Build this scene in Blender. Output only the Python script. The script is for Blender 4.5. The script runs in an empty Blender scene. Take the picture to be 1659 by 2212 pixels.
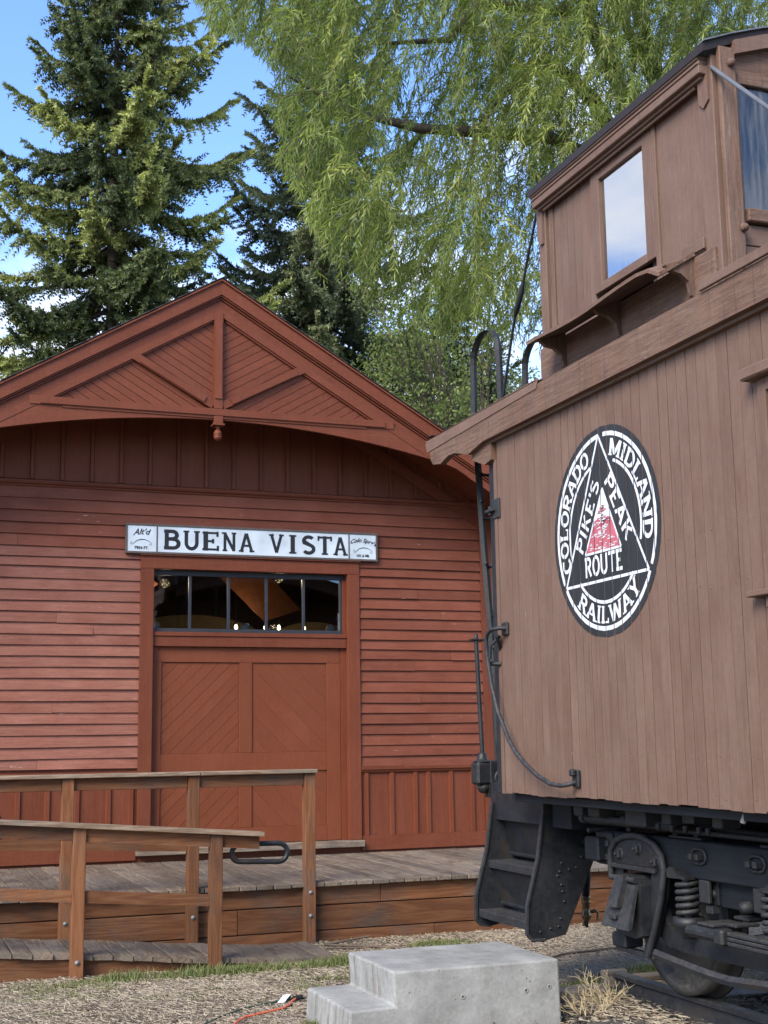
import bpy, bmesh, math, random
import numpy as np
from mathutils import Vector, Matrix
random.seed(7); np.random.seed(7)
R=math.radians
SC=bpy.context.scene
COL=SC.collection
SUN_E=2.1; SKY_S=.15; EXPO=1.70; CLOUD_OFF=(1.2,5.5,0); CLOUD_C=(3.3,3.45,3.7,1)
BRN=(.127,.073,.051); BRN2=(.166,.106,.077)
# ------------------------------------------------------------ camera
cam_d=bpy.data.cameras.new('camera'); cam=bpy.data.objects.new('camera',cam_d); COL.objects.link(cam); SC.camera=cam
cam_d.sensor_fit='VERTICAL'; cam_d.sensor_height=36; cam_d.lens=2888.6/2212*36; cam_d.clip_end=2000; cam_d.clip_start=.05
_y,_p,_r=R(20.58),R(9.64),R(-.80)
_f=Vector((math.sin(_y)*math.cos(_p),math.cos(_y)*math.cos(_p),math.sin(_p)))
_ri=Vector((math.cos(_y),-math.sin(_y),0)); _u=_ri.cross(_f)
_r2=_ri*math.cos(_r)+_u*math.sin(_r); _u2=-_ri*math.sin(_r)+_u*math.cos(_r)
_m=Matrix((( _r2.x,_u2.x,-_f.x,0),(_r2.y,_u2.y,-_f.y,0),(_r2.z,_u2.z,-_f.z,1.6),(0,0,0,1)))
cam.matrix_world=_m
# ------------------------------------------------------------ light
SUN_EL=R(38); SUN_AZ=R(-128)     # azimuth measured from +Y towards +X
sd=bpy.data.lights.new('sun','SUN'); sd.energy=SUN_E; sd.angle=R(32); sd.color=(1,.93,.82)
sun=bpy.data.objects.new('sun',sd); COL.objects.link(sun)
_sv=Vector((math.sin(SUN_AZ)*math.cos(SUN_EL),math.cos(SUN_AZ)*math.cos(SUN_EL),math.sin(SUN_EL)))
sun.rotation_euler=_sv.to_track_quat('Z','Y').to_euler(); sun.location=(-20,0,30)
W=bpy.data.worlds.new('World'); SC.world=W; W.use_nodes=True
nt=W.node_tree; N=nt.nodes; L=nt.links; N.clear()
out=N.new('ShaderNodeOutputWorld'); bg=N.new('ShaderNodeBackground'); bg.inputs[1].default_value=SKY_S
sky=N.new('ShaderNodeTexSky'); sky.sky_type='NISHITA'; sky.sun_disc=False; sky.sun_elevation=SUN_EL; sky.sun_rotation=SUN_AZ; sky.altitude=1800; sky.dust_density=.25; sky.ozone_density=3.2
tc=N.new('ShaderNodeTexCoord'); sep=N.new('ShaderNodeSeparateXYZ'); L.new(tc.outputs['Generated'],sep.inputs[0])
# clouds: project the direction on a high plane
dv=N.new('ShaderNodeMath'); dv.operation='ADD'; dv.inputs[1].default_value=.12; L.new(sep.outputs[2],dv.inputs[0])
mx=N.new('ShaderNodeMath'); mx.operation='MAXIMUM'; mx.inputs[1].default_value=.03; L.new(dv.outputs[0],mx.inputs[0])
vd=N.new('ShaderNodeVectorMath'); vd.operation='DIVIDE'; L.new(tc.outputs['Generated'],vd.inputs[0])
cb=N.new('ShaderNodeCombineXYZ'); [L.new(mx.outputs[0],cb.inputs[i]) for i in range(3)]; L.new(cb.outputs[0],vd.inputs[1])
nz=N.new('ShaderNodeTexNoise'); nz.inputs['Scale'].default_value=1.15; nz.inputs['Detail'].default_value=9; nz.inputs['Roughness'].default_value=.58; nz.inputs['Distortion'].default_value=.3
mpn=N.new('ShaderNodeMapping'); mpn.inputs['Location'].default_value=CLOUD_OFF; mpn.inputs['Scale'].default_value=(1,1,.2); L.new(vd.outputs[0],mpn.inputs[0]); L.new(mpn.outputs[0],nz.inputs[0])
rp=N.new('ShaderNodeMapRange'); rp.interpolation_type='SMOOTHSTEP'; rp.inputs[1].default_value=.47; rp.inputs[2].default_value=.70; L.new(nz.outputs[0],rp.inputs[0])
# more cloud near the horizon
hz=N.new('ShaderNodeMapRange'); hz.inputs[1].default_value=.05; hz.inputs[2].default_value=.50; hz.inputs[3].default_value=.13; hz.inputs[4].default_value=-.02; L.new(sep.outputs[2],hz.inputs[0])
ad=N.new('ShaderNodeMath'); ad.operation='ADD'; L.new(nz.outputs[0],ad.inputs[0]); L.new(hz.outputs[0],ad.inputs[1]); L.new(ad.outputs[0],rp.inputs[0])
mixc=N.new('ShaderNodeMixRGB'); L.new(rp.outputs[0],mixc.inputs[0]); skt=N.new('ShaderNodeMixRGB'); skt.blend_type='MULTIPLY'; skt.inputs[0].default_value=1; skt.inputs[2].default_value=(.78,.85,.98,1); L.new(sky.outputs[0],skt.inputs[1]); L.new(skt.outputs[0],mixc.inputs[1]); mixc.inputs[2].default_value=CLOUD_C
L.new(mixc.outputs[0],bg.inputs[0]); L.new(bg.outputs[0],out.inputs[0])
vs=SC.view_settings; vs.view_transform='Standard'; vs.look='None'; vs.gamma=1; vs.use_curve_mapping=False; vs.exposure=EXPO

# ------------------------------------------------------------ object helpers
WLOC={}
def tag(o,label=None,cat=None,group=None,kind=None):
    if label: o['label']=label
    if cat: o['category']=cat
    if group: o['group']=group
    if kind: o['kind']=kind
    return o
def empty(name,loc,label,cat,group=None,parent=None):
    o=bpy.data.objects.new(name,None); COL.objects.link(o); o.empty_display_size=.2
    WLOC[o.name]=Vector(loc)
    if parent is not None:
        o.parent=parent; o.location=Vector(loc)-WLOC[parent.name]
    else: o.location=loc
    return tag(o,label,cat,group)
def link_mesh(name,me,center,mat,parent=None,smooth=False):
    o=bpy.data.objects.new(name,me); COL.objects.link(o)
    if mat is not None and not me.materials: me.materials.append(mat)
    c=Vector(center); WLOC[o.name]=c
    if parent is not None:
        o.parent=parent; o.location=c-WLOC[parent.name]
    else: o.location=c
    return o
class MB:
    def __init__(s): s.v=[]; s.f=[]; s.sm=[]
    def add(s,vs,fs,smooth=False):
        n=len(s.v); s.v+= [tuple(v) for v in vs]; s.f+=[tuple(i+n for i in f) for f in fs]; s.sm+=[smooth]*len(fs); return s
    def box(s,x0,x1,y0,y1,z0,z1,c=0.0):
        if x0>x1: x0,x1=x1,x0
        if y0>y1: y0,y1=y1,y0
        if z0>z1: z0,z1=z1,z0
        if c<=0:
            s.add([(x0,y0,z0),(x1,y0,z0),(x1,y1,z0),(x0,y1,z0),(x0,y0,z1),(x1,y0,z1),(x1,y1,z1),(x0,y1,z1)],
              [(0,3,2,1),(4,5,6,7),(0,1,5,4),(1,2,6,5),(2,3,7,6),(3,0,4,7)])
        else:
            c=min(c,(x1-x0)*.4,(y1-y0)*.4,(z1-z0)*.4)
            V=[];idx={}
            for ix,(xa,sx) in enumerate(((x0,1),(x1,-1))):
                for iy,(ya,sy) in enumerate(((y0,1),(y1,-1))):
                    for iz,(za,sz) in enumerate(((z0,1),(z1,-1))):
                        for k in range(3):
                            p=[xa+sx*c,ya+sy*c,za+sz*c]; p[k]=(xa,ya,za)[k]
                            idx[(ix,iy,iz,k)]=len(V); V.append(p)
            F=[]
            cen=Vector(((x0+x1)/2,(y0+y1)/2,(z0+z1)/2))
            def face(l):
                a,b,d=[Vector(V[i]) for i in l[:3]]; n=(b-a).cross(d-b)
                m=sum((Vector(V[i]) for i in l),Vector())/len(l)
                F.append(tuple(l) if n.dot(m-cen)>0 else tuple(reversed(l)))
            for i in (0,1):
                face([idx[(i,0,0,0)],idx[(i,1,0,0)],idx[(i,1,1,0)],idx[(i,0,1,0)]])
                face([idx[(0,i,0,1)],idx[(1,i,0,1)],idx[(1,i,1,1)],idx[(0,i,1,1)]])
                face([idx[(0,0,i,2)],idx[(1,0,i,2)],idx[(1,1,i,2)],idx[(0,1,i,2)]])
                for j in (0,1):
                    face([idx[(0,i,j,1)],idx[(1,i,j,1)],idx[(1,i,j,2)],idx[(0,i,j,2)]])
                    face([idx[(i,0,j,0)],idx[(i,1,j,0)],idx[(i,1,j,2)],idx[(i,0,j,2)]])
                    face([idx[(i,j,0,0)],idx[(i,j,1,0)],idx[(i,j,1,1)],idx[(i,j,0,1)]])
                    for k in (0,1): face([idx[(i,j,k,0)],idx[(i,j,k,1)],idx[(i,j,k,2)]])
            s.add(V,F)
        return s
    def prism(s,poly,axis,a0,a1):
        """poly 2-D points; axis X: (y,z)  Y: (x,z)  Z: (x,y)"""
        n=len(poly)
        area=sum(poly[i][0]*poly[(i+1)%n][1]-poly[(i+1)%n][0]*poly[i][1] for i in range(n))
        if area<0: poly=poly[::-1]
        def P(p,a): return {'X':(a,p[0],p[1]),'Y':(p[0],a,p[1]),'Z':(p[0],p[1],a)}[axis]
        if a0>a1: a0,a1=a1,a0
        V=[P(p,a0) for p in poly]+[P(p,a1) for p in poly]
        F=[tuple(range(n-1,-1,-1)),tuple(range(n,2*n))]+[(i,(i+1)%n,(i+1)%n+n,i+n) for i in range(n)]
        if axis=='Y': F=[tuple(reversed(f)) for f in F]
        return s.add(V,F)
    def tube(s,pts,r,n=8,caps=True,smooth=True,flat=1.0):
        pts=[Vector(p) for p in pts]; rs=r if isinstance(r,(list,tuple)) else [r]*len(pts)
        V=[];F=[]; up=None
        for i,p in enumerate(pts):
            d=(pts[min(i+1,len(pts)-1)]-pts[max(i-1,0)]).normalized()
            if up is None: up=Vector((0,0,1)) if abs(d.z)<.9 else Vector((1,0,0))
            a=(up-d*up.dot(d)); 
            if a.length<1e-6: a=Vector((1,0,0))-d*d.x
            a.normalize(); b=d.cross(a); up=a
            for k in range(n):
                t=2*math.pi*k/n; V.append(p+(a*math.cos(t)+b*math.sin(t)*flat)*rs[i])
        for i in range(len(pts)-1):
            for k in range(n):
                F.append((i*n+k,i*n+(k+1)%n,(i+1)*n+(k+1)%n,(i+1)*n+k))
        s.add(V,F,smooth)
        if caps:
            m=(len(pts)-1)*n
            s.add(V[:n],[tuple(range(n-1,-1,-1))]); s.add(V[m:],[tuple(range(n))])
        return s
    def cyl(s,p0,p1,r,n=12,smooth=True): return s.tube([p0,p1],r,n,True,smooth)
    def lathe(s,prof,center,axis='Z',n=24,smooth=True):
        """prof: list (r,h) along axis"""
        V=[];F=[]
        for r_,h in prof:
            for k in range(n):
                t=2*math.pi*k/n; a,b=r_*math.cos(t),r_*math.sin(t)
                p={'Z':(a,b,h),'X':(h,a,b),'Y':(b,h,a)}[axis]
                V.append((p[0]+center[0],p[1]+center[1],p[2]+center[2]))
        for i in range(len(prof)-1):
            for k in range(n): F.append((i*n+k,i*n+(k+1)%n,(i+1)*n+(k+1)%n,(i+1)*n+k))
        return s.add(V,F,smooth)
    def build(s,name,mat,parent=None,label=None,cat=None,group=None,kind=None,jit=0):
        A=np.array(s.v,dtype=np.float64); c=(A.min(0)+A.max(0))/2
        if jit: A=A+np.random.normal(0,jit,A.shape)
        me=bpy.data.meshes.new(name); me.from_pydata((A-c).tolist(),[],s.f)
        me.polygons.foreach_set('use_smooth',s.sm); me.update()
        o=link_mesh(name,me,c,mat,parent); return tag(o,label,cat,group,kind)
def bx(name,mat,parent,x0,x1,y0,y1,z0,z1,c=.002,**k): return MB().box(x0,x1,y0,y1,z0,z1,c).build(name,mat,parent,**k)
def clip_poly(poly,a,b,c):
    """keep a*x+b*y<=c"""
    out=[];n=len(poly)
    for i in range(n):
        p,q=poly[i],poly[(i+1)%n]; dp=a*p[0]+b*p[1]-c; dq=a*q[0]+b*q[1]-c
        if dp<=0: out.append(p)
        if dp*dq<0:
            t=dp/(dp-dq); out.append((p[0]+t*(q[0]-p[0]),p[1]+t*(q[1]-p[1])))
    return out
def stripes(poly,slope,pitch,gap,off=0):
    """cut a convex polygon into board strips running along 'slope'; pitch is perpendicular"""
    L_=math.hypot(1,slope); nx,ny=-slope/L_,1/L_
    ds=[nx*p[0]+ny*p[1] for p in poly]; d0=min(ds)-off%pitch; r=[]
    while d0<max(ds):
        q=clip_poly(clip_poly(poly,nx,ny,d0+pitch-gap/2),-nx,-ny,-(d0+gap/2))
        if len(q)>=3:
            ar=abs(sum(q[i][0]*q[(i+1)%len(q)][1]-q[(i+1)%len(q)][0]*q[i][1] for i in range(len(q))))/2
            if ar>1e-4: r.append(q)
        d0+=pitch
    return r
def np_mesh(name,V,F,mat,parent=None,tint=None,smooth=False,k=3,**kw):
    """big meshes from numpy arrays; F shape (n,k)"""
    c=(V.min(0)+V.max(0))/2 if parent is None or True else 0
    me=bpy.data.meshes.new(name); me.vertices.add(len(V)); me.vertices.foreach_set('co',(V-c).astype(np.float32).ravel())
    me.loops.add(F.size); me.loops.foreach_set('vertex_index',F.astype(np.int32).ravel())
    me.polygons.add(len(F)); me.polygons.foreach_set('loop_start',np.arange(0,F.size,k,dtype=np.int32)); me.polygons.foreach_set('loop_total',np.full(len(F),k,dtype=np.int32))
    me.update(calc_edges=True)
    if smooth: me.polygons.foreach_set('use_smooth',np.ones(len(F),dtype=bool))
    if tint is not None:
        a=me.attributes.new('tint','FLOAT','POINT'); a.data.foreach_set('value',tint.astype(np.float32))
    o=link_mesh(name,me,c,mat,parent); return tag(o,**kw)

# ------------------------------------------------------------ materials
def new_mat(name):
    m=bpy.data.materials.new(name); m.use_nodes=True; nt=m.node_tree
    b=nt.nodes['Principled BSDF']; return m,nt,nt.nodes,nt.links,b
def coords(nt,scale=(1,1,1),rand=True):
    tc=nt.nodes.new('ShaderNodeTexCoord'); mp=nt.nodes.new('ShaderNodeMapping'); mp.inputs['Scale'].default_value=scale
    if rand:
        oi=nt.nodes.new('ShaderNodeObjectInfo'); vm=nt.nodes.new('ShaderNodeVectorMath'); vm.operation='MULTIPLY_ADD'
        cb=nt.nodes.new('ShaderNodeCombineXYZ'); [nt.links.new(oi.outputs['Random'],cb.inputs[i]) for i in range(3)]
        nt.links.new(cb.outputs[0],vm.inputs[0]); vm.inputs[1].default_value=(37,53,71); nt.links.new(tc.outputs['Object'],vm.inputs[2]); nt.links.new(vm.outputs[0],mp.inputs[0])
    else: nt.links.new(tc.outputs['Object'],mp.inputs[0])
    return mp.outputs[0]
def noise(nt,vec,scale,detail=6,rough=.55,dist=0):
    n=nt.nodes.new('ShaderNodeTexNoise'); n.inputs['Scale'].default_value=scale; n.inputs['Detail'].default_value=detail; n.inputs['Roughness'].default_value=rough; n.inputs['Distortion'].default_value=dist
    nt.links.new(vec,n.inputs['Vector']); return n.outputs[0]
def ramp(nt,fac,stops,interp='LINEAR'):
    r=nt.nodes.new('ShaderNodeValToRGB'); r.color_ramp.interpolation=interp; e=r.color_ramp.elements
    while len(e)<len(stops): e.new(.5)
    for i,(p,c) in enumerate(stops): e[i].position=p; e[i].color=(c if len(c)==4 else tuple(c)+(1,)) if not isinstance(c,(int,float)) else (c,c,c,1)
    nt.links.new(fac,r.inputs[0]); return r.outputs[0]
def mixc_(nt,fac,a,b,mode='MIX'):
    m=nt.nodes.new('ShaderNodeMixRGB'); m.blend_type=mode
    for i,v in ((0,fac),(1,a),(2,b)):
        if hasattr(v,'links') or isinstance(v,bpy.types.NodeSocket): nt.links.new(v,m.inputs[i])
        elif isinstance(v,(int,float)): m.inputs[i].default_value=v if i==0 else (v,v,v,1)
        else: m.inputs[i].default_value=tuple(v)+(1,) if len(v)==3 else v
    return m.outputs[0]
def math_(nt,op,a,b):
    m=nt.nodes.new('ShaderNodeMath'); m.operation=op
    for i,v in ((0,a),(1,b)):
        if isinstance(v,bpy.types.NodeSocket): nt.links.new(v,m.inputs[i])
        else: m.inputs[i].default_value=v
    return m.outputs[0]
def rnd(nt): return nt.nodes.new('ShaderNodeObjectInfo').outputs['Random']
def bump(nt,b,h,strength=.3,dist=.01):
    n=nt.nodes.new('ShaderNodeBump'); n.inputs['Strength'].default_value=strength; n.inputs['Distance'].default_value=dist
    nt.links.new(h,n.inputs['Height']); nt.links.new(n.outputs[0],b.inputs['Normal'])
def setr(b,rough=.6,spec=.3,metal=0):
    b.inputs['Roughness'].default_value=rough; b.inputs['Specular IOR Level'].default_value=spec; b.inputs['Metallic'].default_value=metal
AX={'X':(1.2,14,14),'Y':(14,1.2,14),'Z':(14,14,1.2)}
def painted(name,c,c2,axis,chip=.0,chipc=(.30,.24,.20),rough=.55,var=.14,streak=.35,gstr=.35,runs=0,runc=(.16,.075,.035)):
    m,nt,N,L,b=new_mat(name)
    v=coords(nt,AX[axis]); g=noise(nt,v,4.0,8,.65)
    v2=coords(nt); blot=noise(nt,v2,2.3,5,.6); fine=noise(nt,v2,38,4,.6)
    base=mixc_(nt,ramp(nt,blot,[(.3,0),(.72,1)]),c,c2)
    base=mixc_(nt,streak,base,ramp(nt,g,[(.3,.55),(.6,1.05)]),'MULTIPLY')
    base=mixc_(nt,.22,base,ramp(nt,fine,[(.35,.72),(.65,1.12)]),'MULTIPLY')
    rv=nt.nodes.new('ShaderNodeMapRange'); L.new(rnd(nt),rv.inputs[0]); rv.inputs[3].default_value=1-var; rv.inputs[4].default_value=1+var
    base=mixc_(nt,1.0,base,rv.outputs[0],'MULTIPLY')
    if runs>0:
        rn=noise(nt,coords(nt,{'X':(30,30,.9),'Y':(30,30,.9),'Z':(22,22,.55)}[axis]),1.3,4,.6); base=mixc_(nt,ramp(nt,rn,[(.50,0),(.74,runs)]),base,runc)
        r2=noise(nt,coords(nt,{'X':(40,40,1.2),'Y':(40,40,1.2),'Z':(34,34,.8)}[axis]),1.1,5,.65); base=mixc_(nt,ramp(nt,r2,[(.56,0),(.70,runs*.9)]),base,[x*.45 for x in c])
    if chip>0:
        ch=noise(nt,coords(nt,{'X':(5,30,30),'Y':(30,5,30),'Z':(30,30,5)}[axis]),1.6,9,.72)
        mk=ramp(nt,ch,[(1-.30-chip,0),(1-.285-chip,1)])
        area=ramp(nt,noise(nt,coords(nt,(1,1,1)),1.1,2),[(.5,0),(.62,1)])
        base=mixc_(nt,math_(nt,'MULTIPLY',mk,area),base,chipc)
    L.new(base,b.inputs['Base Color'])
    h=math_(nt,'ADD',math_(nt,'MULTIPLY',g,1.0),math_(nt,'MULTIPLY',fine,.45))
    bump(nt,b,h,gstr,.006); setr(b,rough,.22); return m
def rawwood(name,c1,c2,c3,axis,weather=0.0,wc=(.16,.14,.12),stain=.0):
    m,nt,N,L,b=new_mat(name)
    s={'X':(.09,1,1),'Y':(1,.09,1),'Z':(1,1,.09)}[axis]
    v=coords(nt,s)
    n0=noise(nt,v,5.5,3,.5); rings=nt.nodes.new('ShaderNodeMath'); rings.operation='MULTIPLY'; L.new(n0,rings.inputs[0]); rings.inputs[1].default_value=11
    fr=math_(nt,'FRACT',rings.outputs[0],0); tri=math_(nt,'PINGPONG',rings.outputs[0],.5)
    g=noise(nt,coords(nt,AX[axis]),9,7,.65)
    f=math_(nt,'ADD',math_(nt,'MULTIPLY',tri,.8),math_(nt,'MULTIPLY',g,.75))
    base=ramp(nt,f,[(.25,c1),(.55,c2),(.85,c3)])
    if weather>0:
        w=noise(nt,coords(nt,(1,1,1)),2.2,6,.65)
        base=mixc_(nt,ramp(nt,w,[(.62-weather*.5,0),(.80-weather*.4,.9)]),base,mixc_(nt,ramp(nt,g,[(.3,0),(.7,1)]),[x*.6 for x in wc],[x*1.35 for x in wc]))
    if stain>0:
        w2=noise(nt,coords(nt,(1,1,1)),3.3,6,.6,.4)
        base=mixc_(nt,ramp(nt,w2,[(.52,0),(.70,stain)]),base,(.025,.02,.017))
    rv=nt.nodes.new('ShaderNodeMapRange'); L.new(rnd(nt),rv.inputs[0]); rv.inputs[3].default_value=.72; rv.inputs[4].default_value=1.22
    base=mixc_(nt,1.0,base,rv.outputs[0],'MULTIPLY')
    kn=nt.nodes.new('ShaderNodeTexVoronoi'); kn.inputs['Scale'].default_value=2.6; L.new(v,kn.inputs['Vector'])
    base=mixc_(nt,ramp(nt,kn.outputs['Distance'],[(.035,.85),(.075,0)]),base,(.03,.014,.008))
    L.new(base,b.inputs['Base Color']); bump(nt,b,math_(nt,'ADD',g,math_(nt,'MULTIPLY',tri,.5)),.4,.006); setr(b,.72,.25); return m
def iron(name,c=(.0062,.0070,.0086),dust=(.048,.046,.043),amt=.36,rough=.5,bscale=30):
    m,nt,N,L,b=new_mat(name)
    v=coords(nt); n=noise(nt,v,7,6,.6); f=noise(nt,v,bscale,5,.65)
    base=mixc_(nt,ramp(nt,n,[(.3,0),(.75,1)]),c,[x*1.7 for x in c])
    geo=nt.nodes.new('ShaderNodeNewGeometry'); sp=nt.nodes.new('ShaderNodeSeparateXYZ'); L.new(geo.outputs['Normal'],sp.inputs[0])
    up=nt.nodes.new('ShaderNodeMapRange'); L.new(sp.outputs[2],up.inputs[0]); up.inputs[1].default_value=-.3; up.inputs[2].default_value=1.0; up.inputs[3].default_value=.12; up.inputs[4].default_value=1.0
    dm=math_(nt,'MULTIPLY',math_(nt,'MULTIPLY',ramp(nt,f,[(.38,0),(.68,1)]),up.outputs[0]),amt*2)
    base=mixc_(nt,dm,base,dust)
    rs=noise(nt,coords(nt),3.1,7,.65); base=mixc_(nt,ramp(nt,rs,[(.52,0),(.68,.55)]),base,(.034,.024,.017)); sc=noise(nt,coords(nt),55,3,.7); base=mixc_(nt,ramp(nt,sc,[(.66,0),(.72,.6)]),base,(.075,.068,.06))
    L.new(base,b.inputs['Base Color']); L.new(ramp(nt,n,[(.2,rough-.1),(.8,rough+.18)]),b.inputs['Roughness']); bump(nt,b,math_(nt,'ADD',f,n),.3,.004)
    b.inputs['Specular IOR Level'].default_value=.4; return m
def plain(name,c,rough=.6,metal=0,spec=.3,var=0,nscale=12):
    m,nt,N,L,b=new_mat(name); v=coords(nt); n=noise(nt,v,nscale,5)
    L.new(mixc_(nt,ramp(nt,n,[(.3,0),(.7,1)]),[x*(.82) for x in c],[min(1,x*1.12) for x in c]),b.inputs['Base Color']); setr(b,rough,spec,metal); bump(nt,b,n,.15,.002); return m
RED=(.124,.0305,.0115); RED2=(.152,.041,.018)
M={}
for a in 'XYZ':
    M['red'+a]=painted('depot_red_paint_'+a,RED,RED2,a,chip=.02,var=.07,runs=.15,runc=(.20,.085,.06))
    M['brn'+a]=painted('caboose_brown_paint_'+a,BRN,BRN2,a,chip=.035,rough=.66,var=.05,streak=.32,chipc=(.24,.18,.15),runs=.34,runc=(.15,.082,.055))
    M['brnold'+a]=painted('cracked_brown_paint_'+a,BRN,BRN2,a,chip=.10,rough=.8,var=.08,streak=.85,gstr=1.0,chipc=(.20,.165,.14),runs=.6)
    M['ced'+a]=rawwood('stained_cedar_'+a,(.100,.036,.013),(.146,.056,.021),(.182,.080,.034),a,weather=.28,wc=(.085,.060,.044))
    M['cap'+a]=rawwood('weathered_rail_cap_'+a,(.10,.062,.036),(.175,.118,.074),(.26,.19,.13),a,weather=.35,wc=(.16,.125,.09),stain=.3)
    M['gry'+a]=rawwood('weathered_deck_wood_'+a,(.075,.050,.032),(.140,.100,.068),(.23,.175,.12),a,weather=.50,wc=(.15,.122,.094),stain=.60)
M['redclapL']=painted('pale_depot_clapboard_paint',(.190,.063,.037),(.245,.100,.066),'X',chip=.05,chipc=(.45,.34,.29),gstr=.6,var=.08,streak=.5)  # paler, pinker paint for the clapboards left of the door
M['redclap']=painted('depot_red_clapboard_paint',(.136,.0355,.0148),(.180,.056,.030),'X',chip=.05,chipc=(.36,.25,.21))
M['redsmooth']=painted('depot_red_door_paint',(.138,.0355,.0125),(.160,.044,.018),'Z',chip=0,var=.04,streak=.18)
M['iron']=iron('black_iron'); M['irondust']=iron('dusty_black_iron',(.0095,.0105,.0125),(.078,.070,.060),.38,.6)
M['woodblack']=painted('black_painted_timber',(.009,.0105,.013),(.016,.018,.021),'Y',chip=.03,chipc=(.08,.075,.07),rough=.6,streak=.5,gstr=.7)
M['steel']=plain('zinc_bolt',(.20,.19,.175),.6,.3); M['brass']=plain('tarnished_brass',(.22,.17,.10),.4,.7)
M['frameblk']=plain('dark_window_frame_paint',(.028,.030,.035),.45)
M['white']=plain('white_sign_paint',(.55,.60,.62),.5,nscale=5); M['signfr']=plain('grey_sign_frame',(.10,.078,.066),.6)
M['ink']=plain('black_letter_paint',(.018,.018,.02),.5)
M['markw']=painted('white_marking_paint',(.55,.56,.57),(.64,.65,.66),'Z',chip=.045,chipc=(.13,.10,.09),streak=.25,var=.03); M['markk']=painted('black_marking_paint',(.016,.018,.020),(.028,.030,.032),'Z',chip=.03,chipc=(.09,.06,.05),streak=.4); M['markr']=plain('red_marking_paint',(.40,.10,.125),.7)
M['copper']=plain('copper_sheet',(.30,.12,.065),.40,.85); M['canvas']=plain('tan_canvas',(.13,.095,.05),.8)
M['roofing']=plain('dark_roof_shingle',(.045,.045,.042),.85,nscale=40); M['felt']=plain('black_roof_felt',(.020,.013,.010),.6,nscale=30)
M['tin']=plain('weathered_tin',(.17,.17,.17),.4,.5)
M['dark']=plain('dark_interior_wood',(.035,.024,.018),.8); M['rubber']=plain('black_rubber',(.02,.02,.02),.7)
M['orange']=plain('orange_cord',(.60,.13,.06),.5); M['green']=plain('green_cord',(.03,.07,.04),.5); M['tagw']=plain('white_tag',(.7,.7,.7),.5)
M['bark']=rawwood('tree_bark',(.05,.04,.03),(.09,.07,.055),(.14,.115,.09),'Z'); M['dryst']=plain('dry_straw_stem',(.36,.28,.16),.7)
M['twig']=plain('grey_brown_twig',(.11,.08,.055),.8); M['cinder']=plain('dark_cinder',(.045,.042,.04),.85,nscale=60)
def glass_mat(name,tint=(.9,.93,.93),refl=.12,rough=.02,dirt=.0):
    m,nt,N,L,b=new_mat(name); N.remove(b); o=N['Material Output']
    tr=N.new('ShaderNodeBsdfTransparent'); tr.inputs[0].default_value=tint+(1,)
    gl=N.new('ShaderNodeBsdfGlossy'); gl.inputs['Roughness'].default_value=rough; gl.inputs[0].default_value=(.95,.95,.95,1)
    fr=N.new('ShaderNodeFresnel'); fr.inputs[0].default_value=1.5
    f=math_(nt,'ADD',fr.outputs[0],refl); mx=N.new('ShaderNodeMixShader'); L.new(f,mx.inputs[0]); L.new(tr.outputs[0],mx.inputs[1]); L.new(gl.outputs[0],mx.inputs[2])
    if dirt>0:
        df=N.new('ShaderNodeBsdfDiffuse'); df.inputs[0].default_value=(.42,.40,.36,1); mx2=N.new('ShaderNodeMixShader')
        d=ramp(nt,noise(nt,coords(nt,(9,9,.8),False),3,7,.7),[(.42,.0),(.75,dirt)]); L.new(d,mx2.inputs[0]); L.new(mx.outputs[0],mx2.inputs[1]); L.new(df.outputs[0],mx2.inputs[2]); L.new(mx2.outputs[0],o.inputs[0])
    else: L.new(mx.outputs[0],o.inputs[0])
    return m
M['glass']=glass_mat('transom_glass',(.8,.83,.83),.03)
M['cupglass']=glass_mat('cupola_glass',(.30,.33,.33),.42,.03,.14)
M['cupglass2']=glass_mat('dusty_cupola_glass',(.30,.36,.37),.05,.06,.30)
def emit(name,c,s):
    m,nt,N,L,b=new_mat(name); b.inputs['Emission Color'].default_value=c+(1,); b.inputs['Emission Strength'].default_value=s; b.inputs['Base Color'].default_value=c+(1,); return m
M['bulb']=emit('lit_bulb',(1,.78,.45),9)
def leafmat(name,ca,cb_,cc,trans=.35,rough=.55):
    m,nt,N,L,b=new_mat(name); o=N['Material Output']
    at=N.new('ShaderNodeAttribute'); at.attribute_name='tint'
    col=ramp(nt,at.outputs['Fac'],[(0,ca),(.55,cb_),(1,cc)])
    L.new(col,b.inputs['Base Color']); setr(b,rough,.25)
    tl=N.new('ShaderNodeBsdfTranslucent'); L.new(mixc_(nt,1,col,(1.25,1.35,.6),'MULTIPLY'),tl.inputs[0])
    mx=N.new('ShaderNodeMixShader'); mx.inputs[0].default_value=trans; L.new(b.outputs[0],mx.inputs[1]); L.new(tl.outputs[0],mx.inputs[2]); L.new(mx.outputs[0],o.inputs[0]); return m
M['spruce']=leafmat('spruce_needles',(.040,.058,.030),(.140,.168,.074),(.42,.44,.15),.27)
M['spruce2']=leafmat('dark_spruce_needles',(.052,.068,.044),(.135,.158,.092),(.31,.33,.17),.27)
M['willow']=leafmat('willow_leaves',(.092,.125,.045),(.225,.27,.085),(.43,.46,.15),.50)
M['decid']=leafmat('pale_broadleaf',(.075,.11,.035),(.18,.225,.08),(.33,.36,.14),.45)
M['grass']=leafmat('grass_blades',(.06,.09,.022),(.13,.165,.05),(.32,.30,.13),.3)
M['litter']=leafmat('straw_litter',(.12,.088,.056),(.29,.232,.16),(.46,.395,.29),0.0,.8)
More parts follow.
